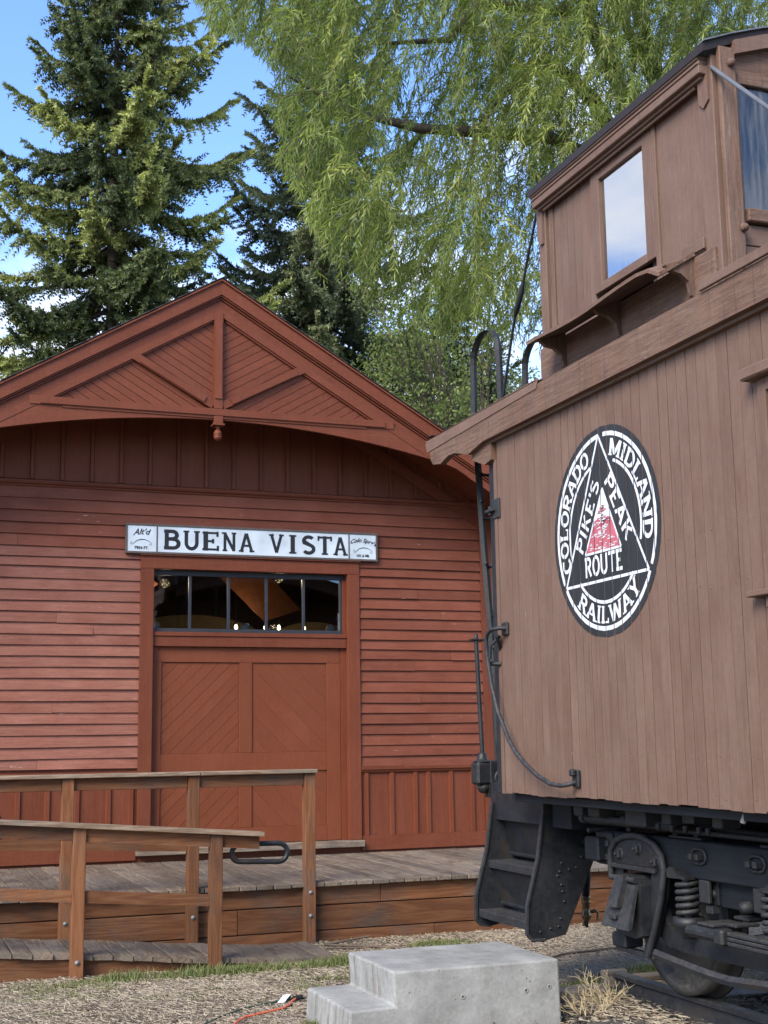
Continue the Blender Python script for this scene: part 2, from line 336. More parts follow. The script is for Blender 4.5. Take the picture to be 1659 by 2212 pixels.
def concrete():
    m,nt,N,L,b=new_mat('cast_concrete'); v=coords(nt,rand=False)
    n=noise(nt,v,4,8,.65); f=noise(nt,v,45,4,.7)
    base=ramp(nt,n,[(.30,(.19,.186,.168)),(.52,(.275,.270,.248)),(.74,(.365,.36,.335))])
    base=mixc_(nt,.45,base,ramp(nt,f,[(.3,.65),(.7,1.15)]),'MULTIPLY')
    st=noise(nt,coords(nt,(11,11,.9),False),1.6,4,.6); 
    geo=N.new('ShaderNodeNewGeometry'); sp=N.new('ShaderNodeSeparateXYZ'); L.new(geo.outputs['Normal'],sp.inputs[0]); ab=math_(nt,'ABSOLUTE',sp.outputs[0],0)
    base=mixc_(nt,math_(nt,'MULTIPLY',ramp(nt,st,[(.48,0),(.62,.62)]),ab),base,(.11,.088,.06))
    vo=N.new('ShaderNodeTexVoronoi'); vo.inputs['Scale'].default_value=26; vo.inputs['Randomness'].default_value=1; L.new(v,vo.inputs['Vector'])
    pit=ramp(nt,vo.outputs['Distance'],[(.06,0),(.14,1)]); pitm=ramp(nt,noise(nt,v,9,3),[(.5,1),(.62,0)])
    pp=mixc_(nt,pitm,pit,1.0)
    base=mixc_(nt,.75,base,pp,'MULTIPLY')
    L.new(base,b.inputs['Base Color']); bump(nt,b,math_(nt,'ADD',math_(nt,'MULTIPLY',pp,1.0),math_(nt,'MULTIPLY',f,.5)),.6,.005); setr(b,.85,.25); return m
M['conc']=concrete()
def groundmat():
    m,nt,N,L,b=new_mat('dry_dirt_ground'); v=coords(nt,rand=False)
    n=noise(nt,v,.9,8,.6); f=noise(nt,v,22,6,.7); vo=N.new('ShaderNodeTexVoronoi'); vo.inputs['Scale'].default_value=70; L.new(v,vo.inputs['Vector'])
    base=ramp(nt,n,[(.32,(.14,.105,.074)),(.5,(.26,.208,.15)),(.68,(.35,.29,.215))])
    base=mixc_(nt,.75,base,ramp(nt,f,[(.3,.5),(.65,1.25)]),'MULTIPLY')
    base=mixc_(nt,.45,base,ramp(nt,vo.outputs['Distance'],[(.0,1.2),(.6,.5)]),'MULTIPLY')
    L.new(base,b.inputs['Base Color']); bump(nt,b,math_(nt,'ADD',f,vo.outputs['Distance']),.7,.02); setr(b,.9,.15); return m
M['ground']=groundmat()
# ============================================================ SETTING: ground
def make_ground():
    def axis(lo,hi,st,far):
        a=list(np.arange(lo,hi+1e-6,st)); p=st; x=lo; L_=[]
        while x>-far: p*=1.5; x-=p; L_.append(x)
        x=hi;p=st;H=[]
        while x<far: p*=1.5; x+=p; H.append(x)
        return np.array(L_[::-1]+a+H)
    xs=axis(-1.5,7.5,.045,500); ys=axis(5.2,12.2,.045,500)
    X,Y=np.meshgrid(xs,ys); 
    Z=.012*np.sin(X*2.1+1.3*np.sin(Y*1.7))*np.sin(Y*2.6+.8)+.006*np.sin(X*9.1+Y*4)*np.sin(Y*11.3-X*3)
    Z+=np.random.normal(0,.0035,Z.shape)*((X>-1.6)&(X<7.6)&(Y>5.1)&(Y<12.3))
    Z+=.045*np.clip((7.55-Y)/.3,0,1)*np.clip((X-3.75)/.25,0,1)*np.clip((6.3-X)/.3,0,1)
    Z-=.02*np.clip((np.hypot(X-3,Y-9)-10)/20,0,1)
    nx,ny=len(xs),len(ys); V=np.stack([X.ravel(),Y.ravel(),Z.ravel()],1)
    i=np.arange((ny-1)*(nx-1)); r=i//(nx-1); c=i%(nx-1); a=r*nx+c
    F=np.stack([a,a+1,a+nx+1,a+nx],1)
    o=np_mesh('ground',V,F,M['ground'],k=4,smooth=True,kind='structure')
make_ground()

# ============================================================ DEPOT
YW=13.15; YF=12.35; XR=2.965; ZR=6.10; SL=.589; XL,XRT=-.24,6.17; YB=21.5
depot=empty('railway_depot',(2.965,13.15,0),'red clapboard railway depot with a decorated gable and a boarded freight door','building')
def rtop(x): return ZR-SL*abs(x-XR)
wall=empty('front_wall',(2.965,13.15,1.3),None,None,parent=depot)
CLT=.025
def clap(x0,x1,z0,z1,mat='redclap'):
    z0+=random.uniform(-.002,.002); t=CLT+random.uniform(-.003,.003)
    b=MB(); n=max(2,min(9,int((x1-x0)/.42))); V=[];F=[]; ph=random.uniform(0,6)
    for i in range(n+1):
        x=x0+(x1-x0)*i/n; w=.0022*math.sin(x*2.3+ph)+random.uniform(-.0012,.0012); tt=t+.004*math.sin(x*3.1+ph*2)+random.uniform(-.0015,.0015)
        V+=[(x,YW+.004,z1+.012),(x,YW-.002,z1+.012),(x,YW-.004-tt*.5,(z0+z1)/2),(x,YW-tt,z0+w),(x,YW+.004,z0+w)]
    for i in range(n):
        for j in range(5): F.append((5*i+j,5*i+(j+1)%5,5*i+5+(j+1)%5,5*i+5+j))
    F+=[(4,3,2,1,0),tuple(5*n+j for j in range(5))]
    b.add(V,F); return b.build('clapboard',M[mat],wall)
rz=[1.326,1.432,1.543,1.654,1.762,1.867,1.973,2.082,2.194,2.307,2.421,2.524,2.628,2.736,2.846,2.950,3.061,3.171,3.286,3.378,3.487]
lz=[1.326,1.360,1.462,1.570,1.679,1.786,1.892,2.004,2.110,2.218,2.323,2.430,2.538,2.642,2.750,2.858,2.964,3.068,3.177,3.294,3.388,3.487]
for i in range(len(rz)-1):
    x=XRT-.14
    if random.random()<.35:
        j=random.uniform(5.0,5.7); clap(4.64,j-.001,rz[i],rz[i+1]); clap(j+.001,x,rz[i],rz[i+1])
    else: clap(4.64,x,rz[i],rz[i+1])
for i in range(1,len(lz)-1):
    if random.random()<.45:
        j=random.uniform(.2,2.0); clap(XL+.13,j-.001,lz[i],lz[i+1],'redclapL'); clap(j+.001,2.352,lz[i],lz[i+1],'redclapL')
    else: clap(XL+.13,2.352,lz[i],lz[i+1],'redclapL')
uz=[3.487,3.604,3.721,3.838,3.956,4.075]
for i in range(5):
    js=sorted([random.uniform(.3,1.6),random.uniform(2.2,3.6),random.uniform(4.2,5.6)]) ; js=[j for j in js if random.random()<.7]
    if i==4: js=[]
    e=[XL+.13]+js+[XRT-.14]
    for a,b in zip(e[:-1],e[1:]): clap(a+.001,b-.001,uz[i],uz[i+1])
# structural wall behind (with the door/transom opening left free) + corner boards
def rect_wall(x0,x1,z0,z1): bx('wall_sheathing',M['redX'],wall,x0,x1,YW+.004,YW+.12,z0,z1,0)
rect_wall(XL,2.47,.3,4.1); rect_wall(4.52,XRT,.3,4.1); rect_wall(2.47,4.52,3.31,4.1); rect_wall(2.47,4.52,.3,.53)
bx('corner_board',M['redZ'],wall,XRT-.138,XRT,YW-.024,YW+.004,.49,4.04,.002); bx('corner_board',M['redZ'],wall,XL,XL+.128,YW-.024,YW+.004,.49,4.04,.002)
# belt course
b=MB(); b.prism([(YW+.004,4.07),(YW-.020,4.07),(YW-.024,4.086),(YW-.040,4.094),(YW-.046,4.112),(YW-.046,4.126),(YW-.02,4.142),(YW+.004,4.146)],'X',XL-.02,XRT+.02); b.build('belt_moulding',M['redX'],wall)
# upper board and batten
bcs=[-.15+.287*k for k in range(23)]
for k in range(len(bcs)-1):
    a,c=bcs[k],bcs[k+1]
    xa,xb=max(a,XL),min(c,XRT)
    if xb-xa<.02: continue
    p=[(xa+.001,4.10),(xb-.001,4.10)]
    zz=[(xb-.001,rtop(xb)-.10),(xa+.001,rtop(xa)-.10)]
    if xa<XR<xb: zz=[(xb-.001,rtop(xb)-.10),(XR,ZR-.10),(xa+.001,rtop(xa)-.10)]
    MB().prism(p+zz,'Y',YW+.004+random.uniform(0,.003),YW+.03).build('gable_board',M['redZ'],wall)
for c in bcs:
    if c<XL+.1 or c>XRT-.1: continue
    b=MB(); h=rtop(c)-.21
    if h<4.2: continue
    b.prism([(c-.024,YW+.004),(c+.024,YW+.004),(c+.015,YW-.020),(c-.015,YW-.020)],'Z',4.146,h); b.build('batten',M['redZ'],wall)
# sloped frieze under the soffit
for s in (-1,1):
    p=[(XR,ZR-.30),(XR+s*3.2,ZR-.30-SL*3.2),(XR+s*3.2,ZR-.44-SL*3.2),(XR,ZR-.44)]
    MB().prism(p,'Y',YW-.026,YW-.022+.003).build('rake_frieze',M['redX'],wall)
# wainscot
def wains(x0,x1,bats):
    bx('wainscot_cap',M['redX'],wall,x0,x1,YW-.045,YW+.003,1.292,1.326,.003)
    b=MB(); b.prism([(YW,1.292),(YW-.036,1.292),(YW-.028,1.270),(YW-.020,1.262),(YW,1.262)],'X',x0,x1-.001); b.build('wainscot_moulding',M['redX'],wall)
    bx('base_board',M['redX'],wall,x0,x1,YW-.022,YW+.003,.492,.636,.002)
    e=[x0]+bats+[x1]
    for a,c in zip(e[:-1],e[1:]): bx('wainscot_board',M['redZ'],wall,a+.0015,c-.0015,YW-.004,YW+.003,.636,1.262,.001)
    for c in bats:
        b=MB(); b.prism([(c-.027,YW-.0042),(c+.027,YW-.0042),(c+.019,YW-.024),(c-.019,YW-.024)],'Z',.6365,1.2615); b.build('batten',M['redZ'],wall)
wains(4.642,XRT-.14,[4.70,4.98,5.24,5.385,5.64,5.885]); wains(XL+.13,2.35,[.14,.42,.70,.975,1.245,1.515,1.79,2.085,2.30])
# door casing
casing=[]
cz=dict()
for (x0,x1) in ((2.353,2.485),(4.507,4.638)): bx('door_casing',M['redZ'],wall,x0,x1,YW-.038,YW+.06,.60,3.298,.003)
bx('door_casing',M['redX'],wall,2.353,4.638,YW-.038,YW+.06,3.299,3.424,.003)
bx('drip_cap',M['redX'],wall,2.343,4.650,YW-.06,YW,3.425,3.441,.003)
bx('threshold',M['gryX'],wall,2.345,4.648,YW-.10,YW+.12,.535,.598,.004)
# transom
tw=empty('transom_window',(3.48,YW+.05,2.95),None,None,parent=depot)
def fr(x0,x1,z0,z1,y0=YW+.045,y1=YW+.085): return bx('window_frame',M['frameblk'],tw,x0,x1,y0,y1,z0,z1,.003)
fr(2.486,4.506,3.245,3.297); fr(2.486,4.470,2.678,2.715,YW+.03); fr(2.486,2.500,2.716,3.244); fr(4.447,4.470,2.716,3.244)
mz=[2.865,3.262,3.657,4.054]
for x in mz: bx('muntin',M['frameblk'],tw,x-.014,x+.014,YW+.045,YW+.08,2.716,3.244,.002)
pe=[2.500]+mz+[4.447]
for a,c in zip(pe[:-1],pe[1:]): bx('pane',M['glass'],tw,a+.003,c-.003,YW+.060,YW+.066,2.712,3.25,0)
bx('window_sill',M['redX'],wall,2.486,4.506,YW-.010,YW+.12,2.636,2.677,.003)
bx('door_head',M['redX'],wall,2.486,4.506,YW+.002,YW+.12,2.534,2.635,.003)
bx('window_jamb',M['redZ'],wall,4.471,4.506,YW+.03,YW+.10,2.678,3.244,.001)
# sliding door
dr=empty('freight_door',(3.48,YW+.05,1.5),None,None,parent=depot); YD=YW+.045
def dp(n,x0,x1,z0,z1,m='redsmooth',y=0): return bx(n,M[m],dr,x0,x1,YD+y,YD+.035,z0,z1,.0025)
dp('top_rail',2.487,4.444,2.381,2.533); dp('stile',2.487,2.588,.602,2.380); dp('stile',4.297,4.444,.602,2.380); dp('centre_stile',3.377,3.508,1.486,2.380); dp('lock_rail',2.589,4.296,1.298,1.485)
dp('centre_stile',3.377,3.508,.756,1.297); dp('bottom_rail',2.589,4.296,.602,.755)
bx('door_jamb',M['redZ'],wall,4.447,4.506,YD-.005,YD+.06,.60,2.533,.001)
def panel(x0,x1,z0,z1,sl,gap,pitch=.094,vy=.003):
    P=[(x0+.001,z0+.001),(x1-.001,z0+.001),(x1-.001,z1-.001),(x0+.001,z1-.001)]
    for q in stripes(P,sl,pitch,gap,random.random()): MB().prism(q,'Y',YD+.014+random.uniform(0,vy),YD+.03).build('door_board',M['redsmooth'],dr)
panel(2.589,3.376,1.486,2.380,.98,.0026); panel(3.509,4.296,1.486,2.380,-1,.0012,.16,.0005); panel(2.589,3.376,.756,1.297,.98,.0026); panel(3.509,4.296,.756,1.297,-1,.0012,.16,.0005)
b=MB()
for (x,z) in ((2.57,2.51),(2.575,2.40),(3.40,2.51),(3.40,2.405),(3.50,2.51),(3.50,2.405),(4.32,2.51),(4.32,2.40),(4.42,2.51),(4.42,2.40)): b.lathe([(0,-.006),(.006,-.004),(.009,0)],(x,YD-.0005,z),'Y',8)
b.build('carriage_bolts',M['redsmooth'],dr)
# gable truss ---------------------------------------------------
tr=empty('gable_truss',(XR,YF,5),None,None,parent=depot)
XE=3.72    # half length of the rakes
def rake(name,d0,d1,y0,y1,xe=XE,x0=0,mat='redX'):
    for s in (-1,1):
        a=XR+s*x0; e=XR+s*xe
        p=[(a,ZR-SL*x0-d0),(e,ZR-SL*xe-d0),(e,ZR-SL*xe-d1),(a,ZR-SL*x0-d1)]
        MB().prism(p,'Y',y0,y1).build(name,M[mat],tr)
rake('rake_fascia',.032,.165,YF,YF+.03)
rake('crown_moulding',.167,.183,YF+.016,YF+.06); rake('crown_moulding',.188,.204,YF+.038,YF+.06); rake('crown_moulding',.208,.222,YF+.056,YF+.07)
rake('rake_board',.225,.297,YF+.050,YF+.08)
rake('truss_chord',.3005,.378,YF+.035,YF+.085,2.30)
rake('chord_bevel',.378,.398,YF+.052,YF+.085,1.72,.06)
def tri_panel(P,sl):
    for q in stripes(P,sl,.0735,.005,.02): MB().prism(q,'Y',YF+.075+random.uniform(0,.001),YF+.09).build('truss_board',M['redX'],tr)
d=.37; TZ=4.775
kx=XR-.02
# junctions of the diagonals on the rake at |dx|~.83, feet at the king post
tri_panel([(XR-1.75,TZ),(kx-.07,TZ),(XR-.85,ZR-d-SL*.85)],-SL)
tri_panel([(kx-.04,TZ+.06),(kx-.04,ZR-d),(XR-.80,ZR-d-SL*.80),(XR-.78,ZR-d-SL*.85)],-SL)
tri_panel([(XR+1.75,TZ),(XR+.85,ZR-d-SL*.85),(kx+.07,TZ)],SL)
tri_panel([(kx+.04,TZ+.06),(XR+.78,ZR-d-SL*.85),(XR+.80,ZR-d-SL*.80),(kx+.04,ZR-d)],SL)
MB().prism([(XR-1.9,TZ+.005),(XR+1.9,TZ+.005),(XR,ZR-.36)],'Y',YF+.091,YF+.11).build('truss_backing',M['redX'],tr)
def bar(name,p,q,w,y0,y1,bev=.16,mat='redX'):
    p=Vector((p[0],0,p[1])); q=Vector((q[0],0,q[1])); dd=(q-p).normalized(); nn=Vector((-dd.z,0,dd.x)); L_=(q-p).length
    def pt(t,s): v=p+dd*t+nn*s; return (v.x,v.z)
    MB().prism([pt(0,-w/2),pt(L_,-w/2),pt(L_,w/2),pt(0,w/2)],'Y',y0+.012,y1).build(name,M[mat],tr)
    # proud, narrower centre field gives the chamfered look
    MB().prism([pt(bev*.6,-w/2+.009),pt(L_-bev*.6,-w/2+.009),pt(L_-bev*.6,w/2-.009),pt(bev*.6,w/2-.009)],'Y',y0,y0+.0118).build(name+'_face',M[mat],tr)
bar('tie_beam',(XR-1.80,4.745),(XR+1.80,4.745),.078,YF+.015,YF+.085)
bar('king_post',(kx,4.786),(kx,5.76),.086,YF+.012,YF+.085,mat='redZ')
bar('diagonal_brace',(kx-.045,4.82),(XR-.86,5.262),.078,YF+.022,YF+.085); bar('diagonal_brace',(kx+.045,4.82),(XR+.86,5.262),.078,YF+.022,YF+.085)
# arched knee board
b=MB(); n=44
xs=[XR-2.62+5.24*i/n for i in range(n+1)]
up=[];lo=[]
for x in xs:
    dx=abs(x-2.95); zl=4.675-.0515*dx*dx
    if dx>2.25: zl=min(zl,rtop(x)-.292)
    zu=min(4.706,rtop(x)-.30); zu=max(zu,zl+.006); up.append(zu); lo.append(zl)
for i in range(n):
    b.add([(xs[i],YF+.04,lo[i]),(xs[i+1],YF+.04,lo[i+1]),(xs[i+1],YF+.04,up[i+1]),(xs[i],YF+.04,up[i]),
           (xs[i],YF+.085,lo[i]),(xs[i+1],YF+.085,lo[i+1]),(xs[i+1],YF+.085,up[i+1]),(xs[i],YF+.085,up[i])],[(0,1,2,3),(5,4,7,6),(0,4,5,1),(3,2,6,7)])
b.build('arched_board',M['redX'],tr)
bx('tie_beam_shadow_strip',M['redX'],tr,XR-1.5,XR+1.5,YF+.03,YF+.04,4.688,4.706,.001)
# pendant
pn=bx('pendant_post',M['redZ'],tr,kx-.043,kx+.043,YF+.0,YF+.085,4.632,4.7055,.003)
pd=MB(); pd.box(kx-.058,kx+.058,YF-.012,YF+.10,4.612,4.631,.003)
pd.lathe([(.0,4.612),(.028,4.611),(.018,4.590),(.016,4.578),(.030,4.566),(.038,4.548),(.041,4.530),(.038,4.528),(.041,4.524),(.041,4.514),(.037,4.512),(.041,4.508),(.036,4.49),(.022,4.474),(.0,4.468)],(kx,YF+.044,0),'Z',18)
pd.build('turned_pendant',M['redZ'],tr)
# roof
rf=empty('roof',(XR,16.5,5),None,None,parent=depot)
for s in (-1,1):
    e=XR+s*(XE+.02); ze=ZR-SL*(XE+.02)
    MB().prism([(XR,ZR-.011),(e,ze-.011),(e,ze-.030),(XR,ZR-.030)],'Y',YF-.02,YB+.6).build('roof_deck',M['redY'],rf)
    st=MB(); nr=int(4.3/.125)
    for k in range(nr):
        t0=k*.125; t1=t0+.135; cs,sn=math.cos(math.atan(SL)),math.sin(math.atan(SL))
        def pp(t,h): return (XR+s*(t*cs+h*sn),ZR-t*sn+h*cs)
        st.prism([pp(t0,0.0),pp(t1,.0),pp(t1,.010),pp(t0,.0015)],'Y',YF-.03+(k%3)*.004,YB+.62)
    st.build('shingle_courses',M['roofing'],rf,kind='stuff')
    # soffit boards
    for k in range(30):
        a=.02+k*.125; 
        if a+.12>XE: break
        MB().prism([(XR+s*a,ZR-.17-SL*a),(XR+s*(a+.122),ZR-.17-SL*(a+.122)),(XR+s*(a+.122),ZR-.185-SL*(a+.122)),(XR+s*a,ZR-.185-SL*a)],'Y',YF+.09,YW+.0).build('soffit_board',M['redY'],rf)
# rest of the building shell
shell=empty('side_and_rear_walls',(XR,17,2),None,None,parent=depot)
for x0,x1 in ((XL,XL+.12),(XRT-.12,XRT)): bx('side_wall',M['redY'],shell,x0,x1,YW+.121,YB,.3,4.1,0)
bx('rear_wall',M['redX'],shell,XL+.12,XRT-.12,YB-.12,YB,.3,4.1,0)
MB().prism([(XL,4.1),(XRT,4.1),(XR,ZR-.05)],'Y',YB-.1,YB).build('rear_gable',M['redX'],shell)
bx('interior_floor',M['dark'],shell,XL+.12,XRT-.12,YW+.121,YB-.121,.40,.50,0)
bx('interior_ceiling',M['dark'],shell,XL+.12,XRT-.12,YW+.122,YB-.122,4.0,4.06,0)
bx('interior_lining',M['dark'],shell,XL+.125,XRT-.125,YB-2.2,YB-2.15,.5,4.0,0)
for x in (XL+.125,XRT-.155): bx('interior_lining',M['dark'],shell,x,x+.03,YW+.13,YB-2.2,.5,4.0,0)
# ---- things seen through the transom
def cone(name,c,r,h,ax,mat,**k):
    b=MB(); ax=Vector(ax).normalized(); c=Vector(c); u=ax.orthogonal().normalized(); v=ax.cross(u); n=32; V=[];F=[]
    for j,(rr,t) in enumerate(((r,0),(r*.52,h*.48),(r*.06,h))):
        for i in range(n): a=2*math.pi*i/n; V.append(c+ax*t+(u*math.cos(a)+v*math.sin(a))*rr)
    for j in range(2):
        for i in range(n): F.append((j*n+i,j*n+(i+1)%n,(j+1)*n+(i+1)%n,(j+1)*n+i))
    b.add(V,F,True); b.add(V[:n],[tuple(range(n))]); return b.build(name,mat,None,**k)
b=MB(); q=[(2.85,14.42,3.97),(3.94,14.30,2.90),(4.42,14.50,3.06),(3.80,14.56,3.72),(3.5,14.60,3.97)]; b.add(q+[(x,y+.02,z) for x,y,z in q],[(0,1,3),(0,3,4),(1,2,3),(5,8,6),(5,9,8),(6,8,7),(0,5,6,1),(1,6,7,2),(2,7,8,3),(3,8,9,4)])
tag(b.build('copper_hood',M['copper']),'large folded copper hood hanging behind the transom panes','hood')
b=MB(); b.prism([(2.15,3.65),(2.60,3.42),(2.78,3.30),(2.55,3.12),(2.2,3.05)],'Y',14.42,14.46)
tag(b.build('copper_hood',M['copper']),'smaller piece of copper hood at the left end of the transom','hood')
def arcstand(x,w,h,z,y,label):
    b=MB(); n=24; P=[(x-w,z)]+[(x-w*math.cos(math.pi*i/n),z+h*math.sin(math.pi*i/n)) for i in range(1,n)]+[(x+w,z)]
    b.prism(P,'Y',y,y+.5); tag(b.build('canvas_canopy',M['canvas']),label,'canopy')
arcstand(3.55,.95,.36,2.78,16.2,'tan canvas canopy standing inside behind the left transom panes'); arcstand(5.05,.62,.34,2.72,16.0,'tan canvas canopy inside behind the right transom panes')
for i,(x,lab) in enumerate(((3.72,'lit bare bulb inside, against the third muntin of the transom'),(4.06,'lit bare bulb left of the close pair behind the fourth pane'),(4.22,'lit bare bulb right of the close pair behind the fourth pane'),(4.52,'lit bare bulb alone behind the right transom pane'))):
    t=empty('light_bulb',(x,14.7,2.86),lab,'light bulb',group='lit bulbs inside the depot')
    MB().lathe([(0,2.842),(.013,2.848),(.019,2.862),(.015,2.878),(.010,2.895)],(x,14.7,0),'Z',12).build('glass_globe',M['bulb'],t)
    MB().lathe([(.012,2.895),(.014,2.90),(.014,2.93),(.005,2.94),(.003,3.99)],(x,14.7,0),'Z',8).build('socket',M['frameblk'],t)
for (x,lab) in ((2.53,'round grey disc on the sill at the left of the transom'),(3.46,'round grey disc on the sill in the middle of the transom'),(4.37,'round grey disc on the sill at the right of the transom')):
    MB().lathe([(0,-.008),(.048,-.006),(.052,0),(.052,.012),(0,.014)],(x,YW+.115,2.735),'Y',20).build('glass_disc',M['tin'],None,label=lab,cat='disc',group='discs on the transom sill')
# ---- station sign
sg=empty('station_sign',(3.515,YW-.03,3.59),'white BUENA VISTA name board with black letters above the freight door','sign')
SX0,SX1,SZ0,SZ1=2.191,4.836,3.441,3.742; SY=YW-.068
bx('sign_board',M['white'],sg,SX0+.01,SX1-.01,SY+.008,SY+.03,SZ0+.006,SZ1-.006,0)
for a in ((SX0,SX1,SZ0,SZ0+.022),(SX0,SX1,SZ1-.022,SZ1)): bx('sign_frame',M['signfr'],sg,a[0],a[1],SY,SY+.04,a[2],a[3],.002)
for x in (SX0+.010,SX1-.010): bx('sign_frame',M['signfr'],sg,x-.010,x+.010,SY+.001,SY+.04,SZ0+.0225,SZ1-.0225,.002)
for x in (2.503,4.518): bx('sign_divider',M['signfr'],sg,x-.006,x+.006,SY+.002,SY+.03,SZ0+.0225,SZ1-.0225,.001)
b=MB()
for k in range(26):
    for z in (SZ0+.011,SZ1-.011): b.lathe([(0,-.002),(.004,0)],(SX0+.05+k*.102,SY-.0002,z),'Y',6)
b.build('sign_nails',M['steel'],sg)

for (x,y,z,e) in ((3.95,13.75,3.32,5),(2.75,13.9,3.25,2.5),(4.3,15.2,2.9,4)):  # added fill lights that brighten the copper hood, set apart from the bulbs
    ld=bpy.data.lights.new('interior_fill_light','POINT'); ld.energy=e; ld.color=(1,.72,.42); ld.shadow_soft_size=.05
    lo=bpy.data.objects.new('interior_fill_light',ld); COL.objects.link(lo); lo.location=(x,y,z)

b=MB()
for x in [.35+.41*k for k in range(15)]:
    for i,z in enumerate(rz):
        if 2.33<x<4.66: continue
        b.lathe([(0,-.002),(.0035,-.001),(.004,0)],(x+random.uniform(-.01,.01),YW-.0235,z+.02),'Y',5)
b.build('siding_nails',M['redclap'],wall,kind='stuff')
# ============================================================ LETTERING
def arcp(cx,cy,rx,ry,a0,a1,n=12): return [(cx+rx*math.cos(R(a0+(a1-a0)*i/n)),cy+ry*math.sin(R(a0+(a1-a0)*i/n))) for i in range(n+1)]
T=.092  # half stroke
GL={ # advance width, strokes
'A':(.86,[[(.10,.0),(.40,.97)],[(.42,.97),(.76,.0)],[(.22,.33),(.64,.33)]],[(.10,0),(.76,0)]),
'B':(.80,[[(.17,0),(.17,1)],[(.05,.925),(.40,.925)]+arcp(.42,.735,.20,.19,90,-90)+[(.17,.53)],[(.17,.53),(.44,.53)]+arcp(.46,.30,.24,.225,90,-90)+[(.05,.075)]],[]),
'C':(.78,[arcp(.42,.5,.31,.425,48,312,22),[(.66,.70),(.66,.95)]],[]),
'D':(.84,[[(.17,0),(.17,1)],[(.05,.925),(.36,.925)]+arcp(.38,.5,.33,.425,90,-90,18)+[(.05,.075)]],[]),
'E':(.76,[[(.18,0),(.18,1)],[(.05,.925),(.66,.925)],[(.05,.075),(.68,.075)],[(.18,.5),(.48,.5)],[(.63,.74),(.63,1)],[(.65,0),(.65,.27)],[(.46,.38),(.46,.62)]],[]),
'I':(.42,[[(.21,0),(.21,1)]],[(.21,0),(.21,1)]),
'K':(.86,[[(.17,0),(.17,1)],[(.19,.42),(.66,.96)],[(.36,.60),(.70,.04)]],[(.17,0),(.17,1),(.70,0),(.66,1)]),
'L':(.72,[[(.18,0),(.18,1)],[(.05,.075),(.62,.075)],[(.61,0),(.61,.30)]],[(.18,1)]),
'M':(1.02,[[(.15,0),(.15,.98)],[(.17,.96),(.51,.10)],[(.51,.10),(.85,.96)],[(.86,0),(.86,.98)]],[(.15,0),(.86,0)]),
'N':(.90,[[(.16,0),(.16,.98)],[(.14,.96),(.74,.04)],[(.74,.02),(.74,1)]],[(.16,0),(.74,1),(.10,1)]),
'O':(.84,[arcp(.42,.5,.31,.425,90,450,30)],[]),
'P':(.78,[[(.17,0),(.17,1)],[(.05,.925),(.40,.925)]+arcp(.42,.70,.23,.225,90,-90)+[(.17,.475)]],[(.17,0)]),
'R':(.84,[[(.17,0),(.17,1)],[(.05,.925),(.40,.925)]+arcp(.42,.71,.22,.215,90,-90)+[(.17,.495)],[(.42,.50),(.70,.04)]],[(.17,0),(.71,0)]),
'S':(.74,[arcp(.37,.715,.24,.21,35,200,12)+arcp(.37,.285,.25,.215,70,-150,14)],[]),
'T':(.80,[[(.40,0),(.40,1)],[(.06,.925),(.74,.925)],[(.09,.74),(.09,1)],[(.71,.74),(.71,1)]],[(.40,0)]),
'U':(.86,[[(.16,1),(.16,.38)]+arcp(.43,.36,.27,.29,180,360,14)+[(.70,1)]],[(.16,1),(.70,1)]),
'V':(.84,[[(.09,1),(.42,.03)],[(.42,.03),(.73,1)]],[(.09,1),(.73,1)]),
'W':(1.14,[[(.09,1),(.33,.03)],[(.33,.03),(.57,.95)],[(.57,.95),(.81,.03)],[(.81,.03),(1.05,1)]],[(.09,1),(1.05,1)]),
'Y':(.84,[[(.10,1),(.42,.48)],[(.74,1),(.42,.48)],[(.42,.5),(.42,0)]],[(.10,1),(.74,1),(.42,0)]),
"'":(.26,[[(.13,1),(.13,.72)]],[]),' ':(.5,[],[]),
}
def glyph_quads(ch,serif=True,t=T,nsub=3):
    """list of ribbons, each list of (left,right) point pairs"""
    w,st,sf=GL[ch]; out=[]
    st=list(st)
    if serif:
        for (x,y) in sf: yy=.05 if y==0 else .95; st.append(('s',x,yy))
    elif ch in 'ELTC': st=st[:{'E':4,'L':2,'T':2,'C':1}[ch]]
    for s in st:
        tt=t
        if s[0]=='s': pts=[(s[1]-.155,s[2]),(s[1]+.155,s[2])]; tt=.045
        else: pts=s
        if s[0]!='s' and serif and len(s)==2 and abs(s[0][1]-s[1][1])<.01: tt=t*.62
        if s[0]!='s' and serif and len(s)==2 and abs(s[0][0]-s[1][0])<.01 and abs(s[0][1]-s[1][1])<.35: tt=t*.5
        p2=[]
        for a,b_ in zip(pts[:-1],pts[1:]):
            n=max(1,int(math.hypot(b_[0]-a[0],b_[1]-a[1])/.25*nsub/3)+0)
            for i in range(n): p2.append((a[0]+(b_[0]-a[0])*i/n,a[1]+(b_[1]-a[1])*i/n))
        p2.append(pts[-1]); rb=[]
        for i,p in enumerate(p2):
            q0=p2[max(0,i-1)];q1=p2[min(len(p2)-1,i+1)]
            if ch=='O': 
                if i in(0,len(p2)-1): q0=p2[-2];q1=p2[1]
            dx,dy=q1[0]-q0[0],q1[1]-q0[1]; l=math.hypot(dx,dy) or 1; nx,ny=-dy/l,dx/l; k=1
            if 0<i<len(p2)-1:
                e0=(p[0]-q0[0],p[1]-q0[1]); l0=math.hypot(*e0) or 1; k=1/max(.6,abs((e0[0]*dx+e0[1]*dy)/(l0*l)))
            rb.append(((p[0]+nx*tt*k,p[1]+ny*tt*k),(p[0]-nx*tt*k,p[1]-ny*tt*k)))
        out.append(rb)
    return out,w
